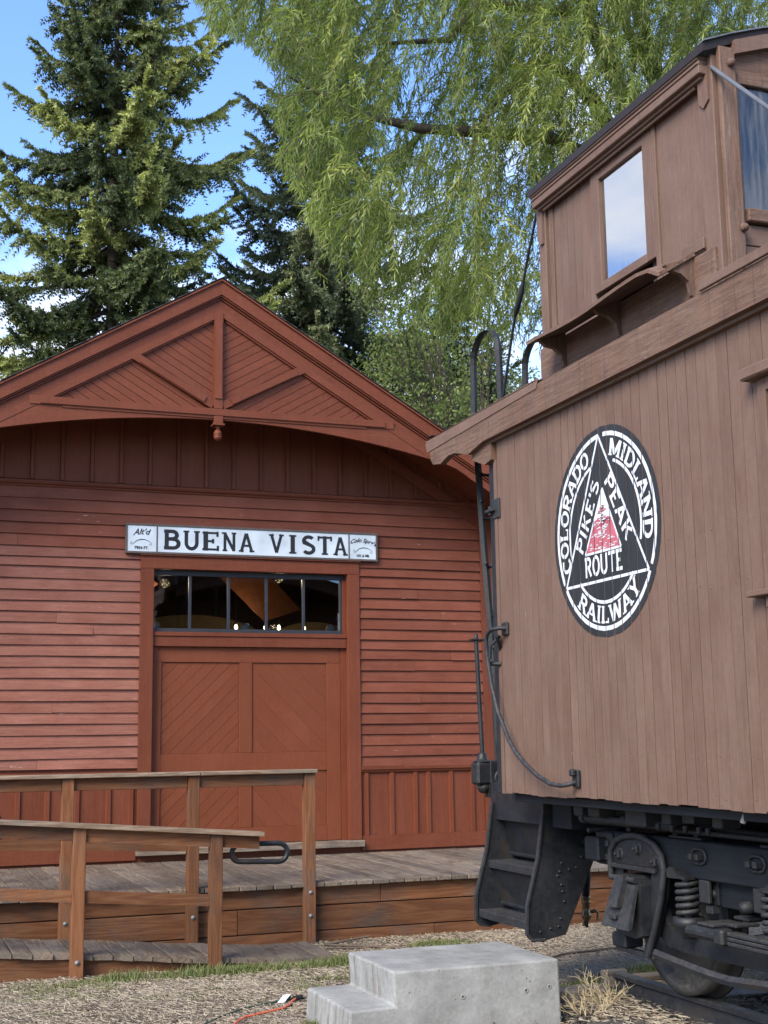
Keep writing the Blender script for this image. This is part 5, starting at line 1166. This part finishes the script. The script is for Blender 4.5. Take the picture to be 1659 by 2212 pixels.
# ============================================================ stuff on the ground
def scatter_straws(name,n,regs,l0,l1,w,mat,z0=.002,zr_=.014,tb_=(0,1),**kw):
    pts=[];
    for (x0,x1,y0,y1,wt) in regs:
        k=int(n*wt); pts.append(np.stack([np.random.uniform(x0,x1,k),np.random.uniform(y0,y1,k)],1))
    p=np.concatenate(pts); k=len(p); a=np.random.uniform(0,np.pi,k); l=np.random.uniform(l0,l1,k)/2
    gz=.012*np.sin(p[:,0]*2.1+1.3*np.sin(p[:,1]*1.7))*np.sin(p[:,1]*2.6+.8)+.045*np.clip((7.55-p[:,1])/.3,0,1)*np.clip((p[:,0]-3.75)/.25,0,1)*np.clip((6.3-p[:,0])/.3,0,1)
    z=gz+np.random.uniform(z0,zr_,k); dz=np.random.uniform(-.007,.012,k)
    dx,dy=np.cos(a)*l,np.sin(a)*l; nx,ny=-np.sin(a)*w,np.cos(a)*w; bend=np.random.uniform(-.25,.25,k)*l
    V=np.zeros((k,6,3)); 
    for j,(t,ww) in enumerate(((-1,.6),(0,1),(1,.4))):
        cx_=p[:,0]+dx*t+(nx/w)*bend*(1-abs(t)); cy_=p[:,1]+dy*t+(ny/w)*bend*(1-abs(t)); zz=z+dz*(t*.5+.5)
        V[:,2*j,:]=np.stack([cx_+nx*ww,cy_+ny*ww,zz],1); V[:,2*j+1,:]=np.stack([cx_-nx*ww,cy_-ny*ww,zz+.002],1)
    base=np.arange(k)[:,None]*6; F=np.concatenate([base+np.array([[0,1,3,2]]),base+np.array([[2,3,5,4]])],0)
    t=np.repeat(np.random.uniform(tb_[0],tb_[1],k),6); return np_mesh(name,V.reshape(-1,3),F,M[mat],tint=t,k=4,kind='stuff',**kw)
scatter_straws('straw_litter',50000,[(.3,3.9,6.9,9.75,.50),(3.2,6.9,7.4,10.6,.50)],.012,.05,.0015,'litter',tb_=(.2,.85))
scatter_straws('dead_leaves_and_chips',3800,[(.3,6.5,7,10.6,.6),(3.3,4.6,9.9,10.62,.4)],.015,.045,.009,'litter',tb_=(0,.45))
def grass(name,cl,hmul=1,tr=(.1,.75)):
    P=[];H=[]
    for (x,y,r1,r2,n,h) in cl:
        a=np.random.normal(0,.5,(n,2)); P.append(np.stack([x+a[:,0]*r1,y+a[:,1]*r2],1)); H.append(np.full(n,h))
    p=np.concatenate(P); h=np.concatenate(H)*np.random.uniform(.45,1.25,len(p))*hmul; k=len(p); a=np.random.uniform(0,2*np.pi,k); ln=np.random.uniform(.15,.9,k)*h; w=.0022
    V=np.zeros((k,5,3)); tx,ty=-np.sin(a)*w,np.cos(a)*w
    for j,(t,ww) in enumerate(((0,1),(.55,.8),(1,0))):
        cx_=p[:,0]+np.cos(a)*ln*t*t; cy_=p[:,1]+np.sin(a)*ln*t*t; zz=h*(t-.18*t*t)
        if j<2: V[:,2*j]=np.stack([cx_+tx*ww,cy_+ty*ww,zz],1); V[:,2*j+1]=np.stack([cx_-tx*ww,cy_-ty*ww,zz],1)
        else: V[:,4]=np.stack([cx_,cy_,zz],1)
    b_=np.arange(k)[:,None]*5; F=np.concatenate([b_+np.array([[0,1,3]]),b_+np.array([[0,3,2]]),b_+np.array([[2,3,4]])],0)
    return np_mesh(name,V.reshape(-1,3),F,M['grass'],tint=np.repeat(np.random.uniform(tr[0],tr[1],k),5),k=3,kind='stuff')
cl=[]
for i in range(40):
    x=random.uniform(.95,3.3); cl.append((x,9.60-.09*random.random()-.06*(x<1.4),.13,.12,int(70+150*random.random()*(x>1.5)),.040+.045*random.random()*(x>1.6)))
for i in range(30): cl.append((random.uniform(.5,3.4),random.uniform(8.0,9.5),random.uniform(.05,.2),random.uniform(.04,.15),random.randint(25,110),random.uniform(.02,.045)))
for i in range(26): cl.append((random.uniform(3.85,4.75),random.uniform(7.55,8.1),.12,.09,300,.055))
for i in range(9): cl.append((random.uniform(3.9,4.35),random.uniform(9.75,10.1),.10,.07,220,.06))
for i in range(26): cl.append((random.uniform(5.0,7.2),random.uniform(7.6,8.8),.2,.14,240,.07))
for i in range(6): cl.append((random.uniform(2.15,2.4),random.uniform(6.9,7.6),.07,.07,160,.05))
for i in range(5): cl.append((random.uniform(3.3,3.6),random.uniform(9.5,9.7),.05,.05,60,.07))
grass('grass',cl,1,(.15,1.0))
# dark cinders round the rail
def rocks(name,n,x0,x1,y0,y1,s0,s1,mat):
    base=np.array([[0,0,1],[.9,0,.1],[.2,.85,0],[-.8,.4,.1],[-.5,-.8,0],[.5,-.7,.1],[0,0,-.6]],float); fs=np.array([[0,1,2],[0,2,3],[0,3,4],[0,4,5],[0,5,1],[6,2,1],[6,3,2],[6,4,3],[6,5,4],[6,1,5]])
    p=np.stack([np.random.uniform(x0,x1,n),np.random.uniform(y0,y1,n),np.random.uniform(.03,.055,n)],1); s=np.random.uniform(s0,s1,n)**1; a=np.random.uniform(0,6.28,n)
    V=np.random.normal(0,.18,(n,7,3))+base; V*=s[:,None,None]; c,sn=np.cos(a),np.sin(a); X_=V[:,:,0]*c[:,None]-V[:,:,1]*sn[:,None]; Y_=V[:,:,0]*sn[:,None]+V[:,:,1]*c[:,None]; V=np.stack([X_,Y_,V[:,:,2]*.7],2)+p[:,None,:]
    F=(np.arange(n)[:,None,None]*7+fs[None]).reshape(-1,3); np_mesh(name,V.reshape(-1,3),F,M[mat],kind='stuff')
rocks('cinders',5200,3.65,6.3,5.2,7.35,.006,.020,'cinder')
rocks('gravel',500,.5,6.5,6.8,8.0,.004,.010,'tie')
scatter_straws('straw_on_cinders',2600,[(3.7,4.8,6.3,7.4,1.0)],.02,.08,.0022,'litter',.02,.05)
# dry bush
def bush(root,n0,size,label):
    t=MB(); 
    def grow(p,d,l,r,dep):
        pts=[p]; q=p; dd=d
        for i in range(3):
            dd=(dd+Vector((random.gauss(0,.16),random.gauss(0,.16),random.gauss(0,.14)-.02))).normalized(); q=q+dd*(l/3); 
            if q.z<.02: q.z=.02
            pts.append(q)
        t.tube(pts,[r,r*.9,r*.8,r*.6],4,False,False)
        if dep>0:
            for k in range(random.choice((2,3,3))):
                j=random.choice((1,2,3)); a=Vector((random.gauss(0,1),random.gauss(0,1),random.gauss(.1,.7))).normalized(); grow(pts[j],(dd*1.1+a*.8).normalized(),l*random.uniform(.55,.8),r*.68,dep-1)
    for k in range(n0):
        a=random.uniform(0,6.28); grow(Vector(root)+Vector((random.gauss(0,.03),random.gauss(0,.03),0)),Vector((math.cos(a)*.8,math.sin(a)*.5,random.uniform(.3,1.1))).normalized(),size*random.uniform(.8,1.2),.0042,3)
    tag(t.build('dry_bush',M['dryst']),label,'bush')
bush((3.80,7.02,.02),9,.125,'pale leafless dry bush tangled between the concrete steps and the rail')
bush((3.98,7.12,.04),5,.11,'smaller pale dry bush spreading over the dark timber by the rail')
# ============================================================ TREES
def frames(d):
    up=np.where(np.abs(d[:,2:3])<.9,np.array([[0,0,1.]]),np.array([[1.,0,0]])); a=np.cross(d,up); a/=np.linalg.norm(a,axis=1)[:,None]; b=np.cross(d,a); return a,b
def tufts(P,D,n,l,w,T):
    """n little triangles around each point P with direction D"""
    k=len(P); P=np.repeat(P,n,0); D=np.repeat(D,n,0); T=np.repeat(T,n)
    r=np.random.normal(0,1,(k*n,3)); r-=D*(r*D).sum(1)[:,None]; r/=np.linalg.norm(r,axis=1)[:,None]+1e-9
    dd=D*np.random.uniform(.35,1.0,(k*n,1))+r; dd/=np.linalg.norm(dd,axis=1)[:,None]
    s=np.cross(dd,r+np.random.normal(0,.6,(k*n,3))); s/=np.linalg.norm(s,axis=1)[:,None]+1e-9
    L_=np.random.uniform(.6,1.25,(k*n,1))*l; Wd=w*np.random.uniform(.7,1.2,(k*n,1))
    V=np.stack([P-s*Wd,P+s*Wd,P+dd*L_+s*Wd*.15],1); F=np.arange(k*n*3).reshape(-1,3)
    return V.reshape(-1,3),F,np.repeat(np.clip(T+np.random.normal(0,.07,k*n),0,1),3)
def limb(mb,pts,r0,r1,n=6): mb.tube(pts,[r0+(r1-r0)*i/(len(pts)-1) for i in range(len(pts))],n,False)
def spruce(name,base,H,Rb,label,mat,nb=190,zmin=2.0,lightprob=.25,seed=1,dens=1.0,group=None,tuft_l=.085,sag=1.0,ex=.6):
    rg=np.random.RandomState(seed); np.random.seed(seed); t=empty(name,base,label,'tree',group)
    bx_,by_,bz_=base
    MB().tube([(bx_,by_,-.2),(bx_+.05,by_,H*.33),(bx_-.03,by_,H*.66),(bx_,by_,H)],[Rb*.05,Rb*.036,Rb*.02,.012],10).build('trunk',M['bark'],t)
    lb=MB(); PP=[];DD=[];TT=[];zmin=zmin
    for i in range(nb):
        u=(i+rg.rand()*.8)/nb; z=zmin+(H-zmin-.2)*u**1.12; fr_=1-(z/H)
        Lb=(Rb*(fr_**ex)*rg.uniform(.55,1.08)+.2); az=i*2.399963+rg.uniform(-.5,.5)
        n=14; s=np.linspace(0,1,n); el0=np.interp(z/H,[0,.5,.8,.93,1],[-.32,-.14,.06,.38,.9])+rg.uniform(-.12,.12)
        out_=s*Lb; zz=z+Lb*(el0*s-sag*.30*s*(1-s)*1.6+sag*(-.14*s**1.2+.22*s**4)*(1 if z/H<.85 else .2))
        az_=az+rg.uniform(-.25,.25)*s**2
        pts=np.stack([bx_+np.cos(az_)*out_,by_+np.sin(az_)*out_,zz],1)
        limb(lb,[tuple(p) for p in pts[::2]]+[tuple(pts[-1])],.010+.010*Lb,.004,5)
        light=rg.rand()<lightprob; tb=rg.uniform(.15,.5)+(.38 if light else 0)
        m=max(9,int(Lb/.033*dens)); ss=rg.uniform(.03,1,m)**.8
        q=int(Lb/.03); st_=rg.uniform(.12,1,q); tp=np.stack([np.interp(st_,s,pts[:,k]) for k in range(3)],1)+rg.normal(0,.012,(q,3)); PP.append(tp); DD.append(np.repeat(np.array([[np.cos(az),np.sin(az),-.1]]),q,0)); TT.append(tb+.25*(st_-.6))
        for s0 in ss:
            p=np.array([np.interp(s0,s,pts[:,k]) for k in range(3)]); dr=np.array([np.cos(az),np.sin(az),.0]); sd=np.array([-np.sin(az),np.cos(az),0])*rg.choice([-1,1])
            lt=(.17+.36*min(1,Lb/2.5)*(1-s0)**.7+.05)*rg.uniform(.6,1.3); hang=rg.uniform(.1,1.1)*(.35+.65*(1-abs(s0-.5)))
            if s0>.93: d=dr*1.0+np.array([0,0,.35]); hang=-.1
            else: d=dr*.65+sd*rg.uniform(.4,1.0)+np.array([0,0,.20])
            d=d/np.linalg.norm(d); q=max(3,int(lt/.040)); tt=np.linspace(.1,1,q)
            tp=p+np.outer(tt*lt,d)+np.outer(-hang*lt*tt**2,[0,0,1.]); td=d-np.outer(2*hang*tt,[0,0,1.]); td/=np.linalg.norm(td,axis=1)[:,None]
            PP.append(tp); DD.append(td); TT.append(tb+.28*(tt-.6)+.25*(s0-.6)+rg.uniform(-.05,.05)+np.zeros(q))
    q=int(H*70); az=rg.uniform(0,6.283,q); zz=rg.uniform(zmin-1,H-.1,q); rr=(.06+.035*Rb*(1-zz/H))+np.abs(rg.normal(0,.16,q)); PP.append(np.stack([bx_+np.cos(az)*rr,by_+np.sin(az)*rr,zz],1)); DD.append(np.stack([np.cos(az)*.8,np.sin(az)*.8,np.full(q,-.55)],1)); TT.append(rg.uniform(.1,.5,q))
    P=np.concatenate(PP);D=np.concatenate(DD);T_=np.clip(np.concatenate(TT),0,1)
    lb.build('branches',M['bark'],t)
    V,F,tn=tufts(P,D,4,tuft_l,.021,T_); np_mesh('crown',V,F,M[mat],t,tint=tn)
    return t,len(F)
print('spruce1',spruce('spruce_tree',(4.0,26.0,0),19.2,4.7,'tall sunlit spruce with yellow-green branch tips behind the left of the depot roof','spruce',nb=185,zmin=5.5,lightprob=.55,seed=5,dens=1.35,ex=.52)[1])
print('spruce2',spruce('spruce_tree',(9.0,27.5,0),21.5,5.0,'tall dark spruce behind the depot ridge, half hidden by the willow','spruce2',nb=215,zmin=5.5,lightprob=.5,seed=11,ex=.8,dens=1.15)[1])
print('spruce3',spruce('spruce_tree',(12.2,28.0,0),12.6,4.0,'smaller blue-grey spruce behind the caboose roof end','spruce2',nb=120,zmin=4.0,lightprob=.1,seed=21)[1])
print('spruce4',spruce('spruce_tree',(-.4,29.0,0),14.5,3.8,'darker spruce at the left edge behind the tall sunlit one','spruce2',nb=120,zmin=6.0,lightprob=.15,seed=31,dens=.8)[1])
def broadleaf(name,base,label,mat,blobs,nleaf,ll,lw,seed,trunk_h,tr_r,group=None,tb_=(.2,.8)):
    rg=np.random.RandomState(seed); t=empty(name,base,label,'tree',group); B=Vector(base)
    MB().tube([B+Vector((0,0,-.2)),B+Vector((.1,0,trunk_h*.5)),B+Vector((0,.1,trunk_h))],[tr_r,tr_r*.8,tr_r*.6],10).build('trunk',M['bark'],t)
    lb=MB(); P=[]
    for (x,y,z,r,wt) in blobs:
        c=Vector((x,y,z)); s=B+Vector((0,.1,trunk_h*.95)); mid=s.lerp(c,.5)+Vector((0,0,.08*(c-s).length)); limb(lb,[s,s.lerp(mid,.5),mid,mid.lerp(c,.5),c],tr_r*.35,.015,6)
        for k in range(5):
            e=c+Vector(rg.normal(0,.5,3))*r; limb(lb,[mid.lerp(c,rg.uniform(.2,1)),e],.02,.006,4)
        n=int(nleaf*wt*r*r); q=rg.normal(0,1,(n,3)); q/=np.linalg.norm(q,axis=1)[:,None]; q*=(rg.rand(n,1)**.45)*r; P.append(q*[1,1,.85]+[x,y,z])
    lb.build('limbs',M['bark'],t); P=np.concatenate(P); n=len(P)
    d=rg.normal(0,1,(n,3))+[0,0,-.6]; d/=np.linalg.norm(d,axis=1)[:,None]; s=np.cross(d,rg.normal(0,1,(n,3))); s/=np.linalg.norm(s,axis=1)[:,None]
    L_=rg.uniform(.7,1.3,(n,1))*ll; V=np.stack([P,P+d*L_*.5+s*lw,P+d*L_,P+d*L_*.5-s*lw],1); F=np.arange(n*4).reshape(-1,4)
    cl_=np.sin(P[:,0]*2.3+1)*np.sin(P[:,2]*2.9)*np.sin(P[:,1]*2.1)
    np_mesh('crown',V.reshape(-1,3),F,M[mat],t,tint=np.repeat(np.clip(.5+.3*cl_+rg.normal(0,.15,n),0,1),4),k=4)
rg=np.random.RandomState(2)
broadleaf('birch_tree',(11.3,31,0),'pale green open crowned tree seen between the two dark spruces','decid',[(10.2+rg.uniform(-1.6,2.2),31+rg.uniform(-1,1),rg.uniform(4.5,12.2),rg.uniform(.7,1.2),1) for _ in range(34)],1300,.09,.03,4,5.5,.16)
broadleaf('birch_tree',(17.5,33,0),'pale broadleaf tree at the back right, glimpsed under the willow','decid',[(17+rg.uniform(-4,3.2),33+rg.uniform(-1.5,1.5),rg.uniform(4,12.5),rg.uniform(.8,1.4),1) for _ in range(34)],600,.10,.035,8,6,.2)
broadleaf('birch_tree',(-1.5,33,0),'pale broadleaf tree at the back left behind the spruces','decid',[(0+rg.uniform(-3.5,3.2),33+rg.uniform(-1.5,1.5),rg.uniform(4,10.5),rg.uniform(.8,1.3),1) for _ in range(26)],600,.10,.035,9,6,.2)
broadleaf('birch_tree',(10.9,23.2,0),'slender pale birch standing close behind the depot roof beside the caboose','decid',[(9.0+rg.uniform(-.4,2.8),23+rg.uniform(-1,1),rg.uniform(6.2,10.6),rg.uniform(.45,.8),1) for _ in range(24)],900,.08,.022,14,5.5,.12)
# ---- willow
def willow():
    rg=np.random.RandomState(17); np.random.seed(17)
    t=empty('willow_tree',(13.0,17.5,0),'big willow with long narrow leaves hanging over the depot and caboose','tree')
    MB().tube([(13,17.5,-.2),(12.8,17.3,2),(12.5,17,4.2),(12.1,16.7,6)],[.55,.46,.42,.38],14).build('trunk',M['bark'],t)
    limbs=[[(12.1,16.7,5.8),(10.8,16,8.2),(9.2,15.3,9.4),(8.05,15,9.55),(6.2,15,9.38),(5.2,14.8,9.35),(4.3,14.6,9.6)],
           [(12.1,16.7,5.8),(10.5,16,8.9),(8.9,15.2,10.3),(8.1,15,10.7),(7.34,15,10.0),(7.03,15,9.5),(6.8,14.8,8.9)],
           [(12.1,16.7,5.8),(10.6,16.2,9.8),(9,15.5,11.8),(7.1,15,11.3),(6.65,15,10.7),(5.6,14.9,10.4)],
           [(12.1,16.7,5.8),(11.2,16.2,9.5),(9.6,15.2,12.2),(8.8,15,11.7),(8.7,15,11.2),(8.5,15,10.5)],
           [(12.1,16.7,5.8),(11.6,16,9),(10.5,14.8,9.8),(9.5,14.2,9.3),(8.6,13.8,8.6)],
           [(12.1,16.7,5.8),(11.5,16.5,10),(9.5,16,13),(6.5,15.8,13.4),(4.5,15.5,12.6)],
           [(12.1,16.7,5.8),(12.8,16.5,10),(14,16.5,13),(16,16.5,13.5)],[(12.1,16.7,5.8),(13.5,18,9),(15.5,19,11)]]
    lb=MB()
    for i,l in enumerate(limbs): limb(lb,l,.16 if i<3 else .12,.018,7)
    lb.build('limbs',M['bark'],t)
    # lower outline of the crown as a function of x
    bxs=np.array([2.6,2.95,3.35,3.75,3.84,4.2,4.6,5.1,5.6,6.2,6.9,7.5,9,11,14,17]); bzs=np.array([9.9,9.6,9.2,8.9,8.1,7.55,7.35,7.15,6.75,6.65,6.6,6.75,7.0,7.4,7.9,9.0])
    PP=[];DD=[];SD=[];TT=[];stems=MB(); ns=0; tries=0
    cl_off=rg.uniform(0,10,3)
    from mathutils import noise as mno
    while ns<5200 and tries<60000:
        tries+=1
        x=rg.uniform(2.6,12.5) if rg.rand()<.9 else rg.uniform(12.5,17); y=rg.uniform(13.0,16.4) if x<12 else rg.uniform(14,19); hangm=rg.rand()<.38; L_=rg.uniform(.9,1.9) if hangm else rg.uniform(.45,1.15)
        zlo=np.interp(x,bxs,bzs); z=rg.uniform(zlo+.1,13.3)
        if x<3.0: continue
        nv=mno.noise(Vector((x*.62,y*.5,z*.62))+Vector(cl_off))
        thin=.46 if (6.2<x<8.2 and z<9.4) else 0.0
        edge=min(1,(x-2.6)/1.4)
        if nv<-.16+thin*.75+.30*(1-edge)*(rg.rand()): continue
        n=max(10,int(L_/.026)); s=np.linspace(0,1,n)
        az=rg.uniform(0,6.283) if rg.rand()<.45 else math.pi+rg.uniform(-.9,.9); out_=rg.uniform(.25,.95)
        d0=np.array([math.cos(az)*out_,math.sin(az)*out_,rg.uniform(-.1,.5)])*(.45 if hangm else 1)
        pts=np.array([x,y,z])+np.outer(s*L_,d0)+np.outer(-s**(1.4 if hangm else 2)*L_*rg.uniform(.5,1.0),[0,0,1.])
        kk=14/pts[:,1]; bot=np.interp(pts[:,0]*kk,bxs,bzs)-rg.uniform(-.1,.55); z14=1.6+(pts[:,2]-1.6)*kk; lft=np.interp(z14,[7.4,8.0,8.9,9.3,9.6,9.75,10.2,12],[4.5,4.1,3.95,3.95,3.75,3.2,2.9,3.6])
        ok=(z14>bot)&(pts[:,0]*kk>lft+.06*np.sin(z14*9))
        if ok.sum()<5: continue
        pts=pts[ok]; dv=np.gradient(pts,axis=0); dv/=np.linalg.norm(dv,axis=1)[:,None]
        if rg.rand()<.4: stems.tube([tuple(p) for p in pts[::max(1,len(pts)//4)]],.005,3,False)
        a,b_=frames(dv); ph=np.arange(len(pts))*2.6+rg.uniform(0,6); sd=a*np.cos(ph)[:,None]+b_*np.sin(ph)[:,None]
        PP.append(pts);DD.append(dv);SD.append(sd);TT.append(np.full(len(pts),np.clip(.42+.5*nv+rg.normal(0,.20)+(.12 if z<8.2 else 0),0,1))); ns+=1
    stems.build('twigs',M['twig'],t)
    P=np.concatenate(PP);D=np.concatenate(DD);S=np.concatenate(SD);T_=np.concatenate(TT); n=len(P)
    ld=D*rg.uniform(.5,1.0,(n,1))+S*rg.uniform(.35,.9,(n,1))+[0,0,-.22]; ld/=np.linalg.norm(ld,axis=1)[:,None]
    w=np.cross(ld,S+rg.normal(0,.45,(n,3))); w/=np.linalg.norm(w,axis=1)[:,None]; L_=rg.uniform(.08,.165,(n,1)); W_=rg.uniform(.0068,.0105,(n,1)); nn=np.cross(ld,w)
    V=np.stack([P,P+ld*L_*.42+w*W_+nn*.004,P+ld*L_-[0,0,.008],P+ld*L_*.42-w*W_+nn*.004],1); F=np.arange(n*4).reshape(-1,4)
    np_mesh('crown',V.reshape(-1,3),F,M['willow'],t,tint=np.repeat(np.clip(T_+rg.normal(0,.1,n),0,1),4),k=4)
    print('willow',ns,n)
willow()
# far-off mass of shrubs and low trees closing the view at ground level
_rg=np.random.RandomState(77); _n=52000
_x=_rg.uniform(-26,52,_n); _top=5.5+1.6*np.sin(_x*.45)+1.1*np.sin(_x*1.3+1)+.5*np.sin(_x*3.1); _z=_rg.rand(_n)**.8*_top; _yy=41+_rg.uniform(-1.6,1.6,_n)*np.sqrt(np.clip(1-(_z/_top)**2,0.02,1))+1.2*np.sin(_x*.8)
_P=np.stack([_x,_yy,_z],1); _d=_rg.normal(0,1,(_n,3)); _d/=np.linalg.norm(_d,axis=1)[:,None]; _s=np.cross(_d,_rg.normal(0,1,(_n,3))); _s/=np.linalg.norm(_s,axis=1)[:,None]; _L=_rg.uniform(.22,.42,(_n,1))
_V=np.stack([_P,_P+_d*_L*.5+_s*.10,_P+_d*_L,_P+_d*_L*.5-_s*.10],1)
np_mesh('far_woods',_V.reshape(-1,3),np.arange(_n*4).reshape(-1,4),M['decid'],tint=np.repeat(np.clip(_rg.normal(.4,.2,_n)+.2*np.sin(_x*2),0,1),4),k=4,kind='stuff')
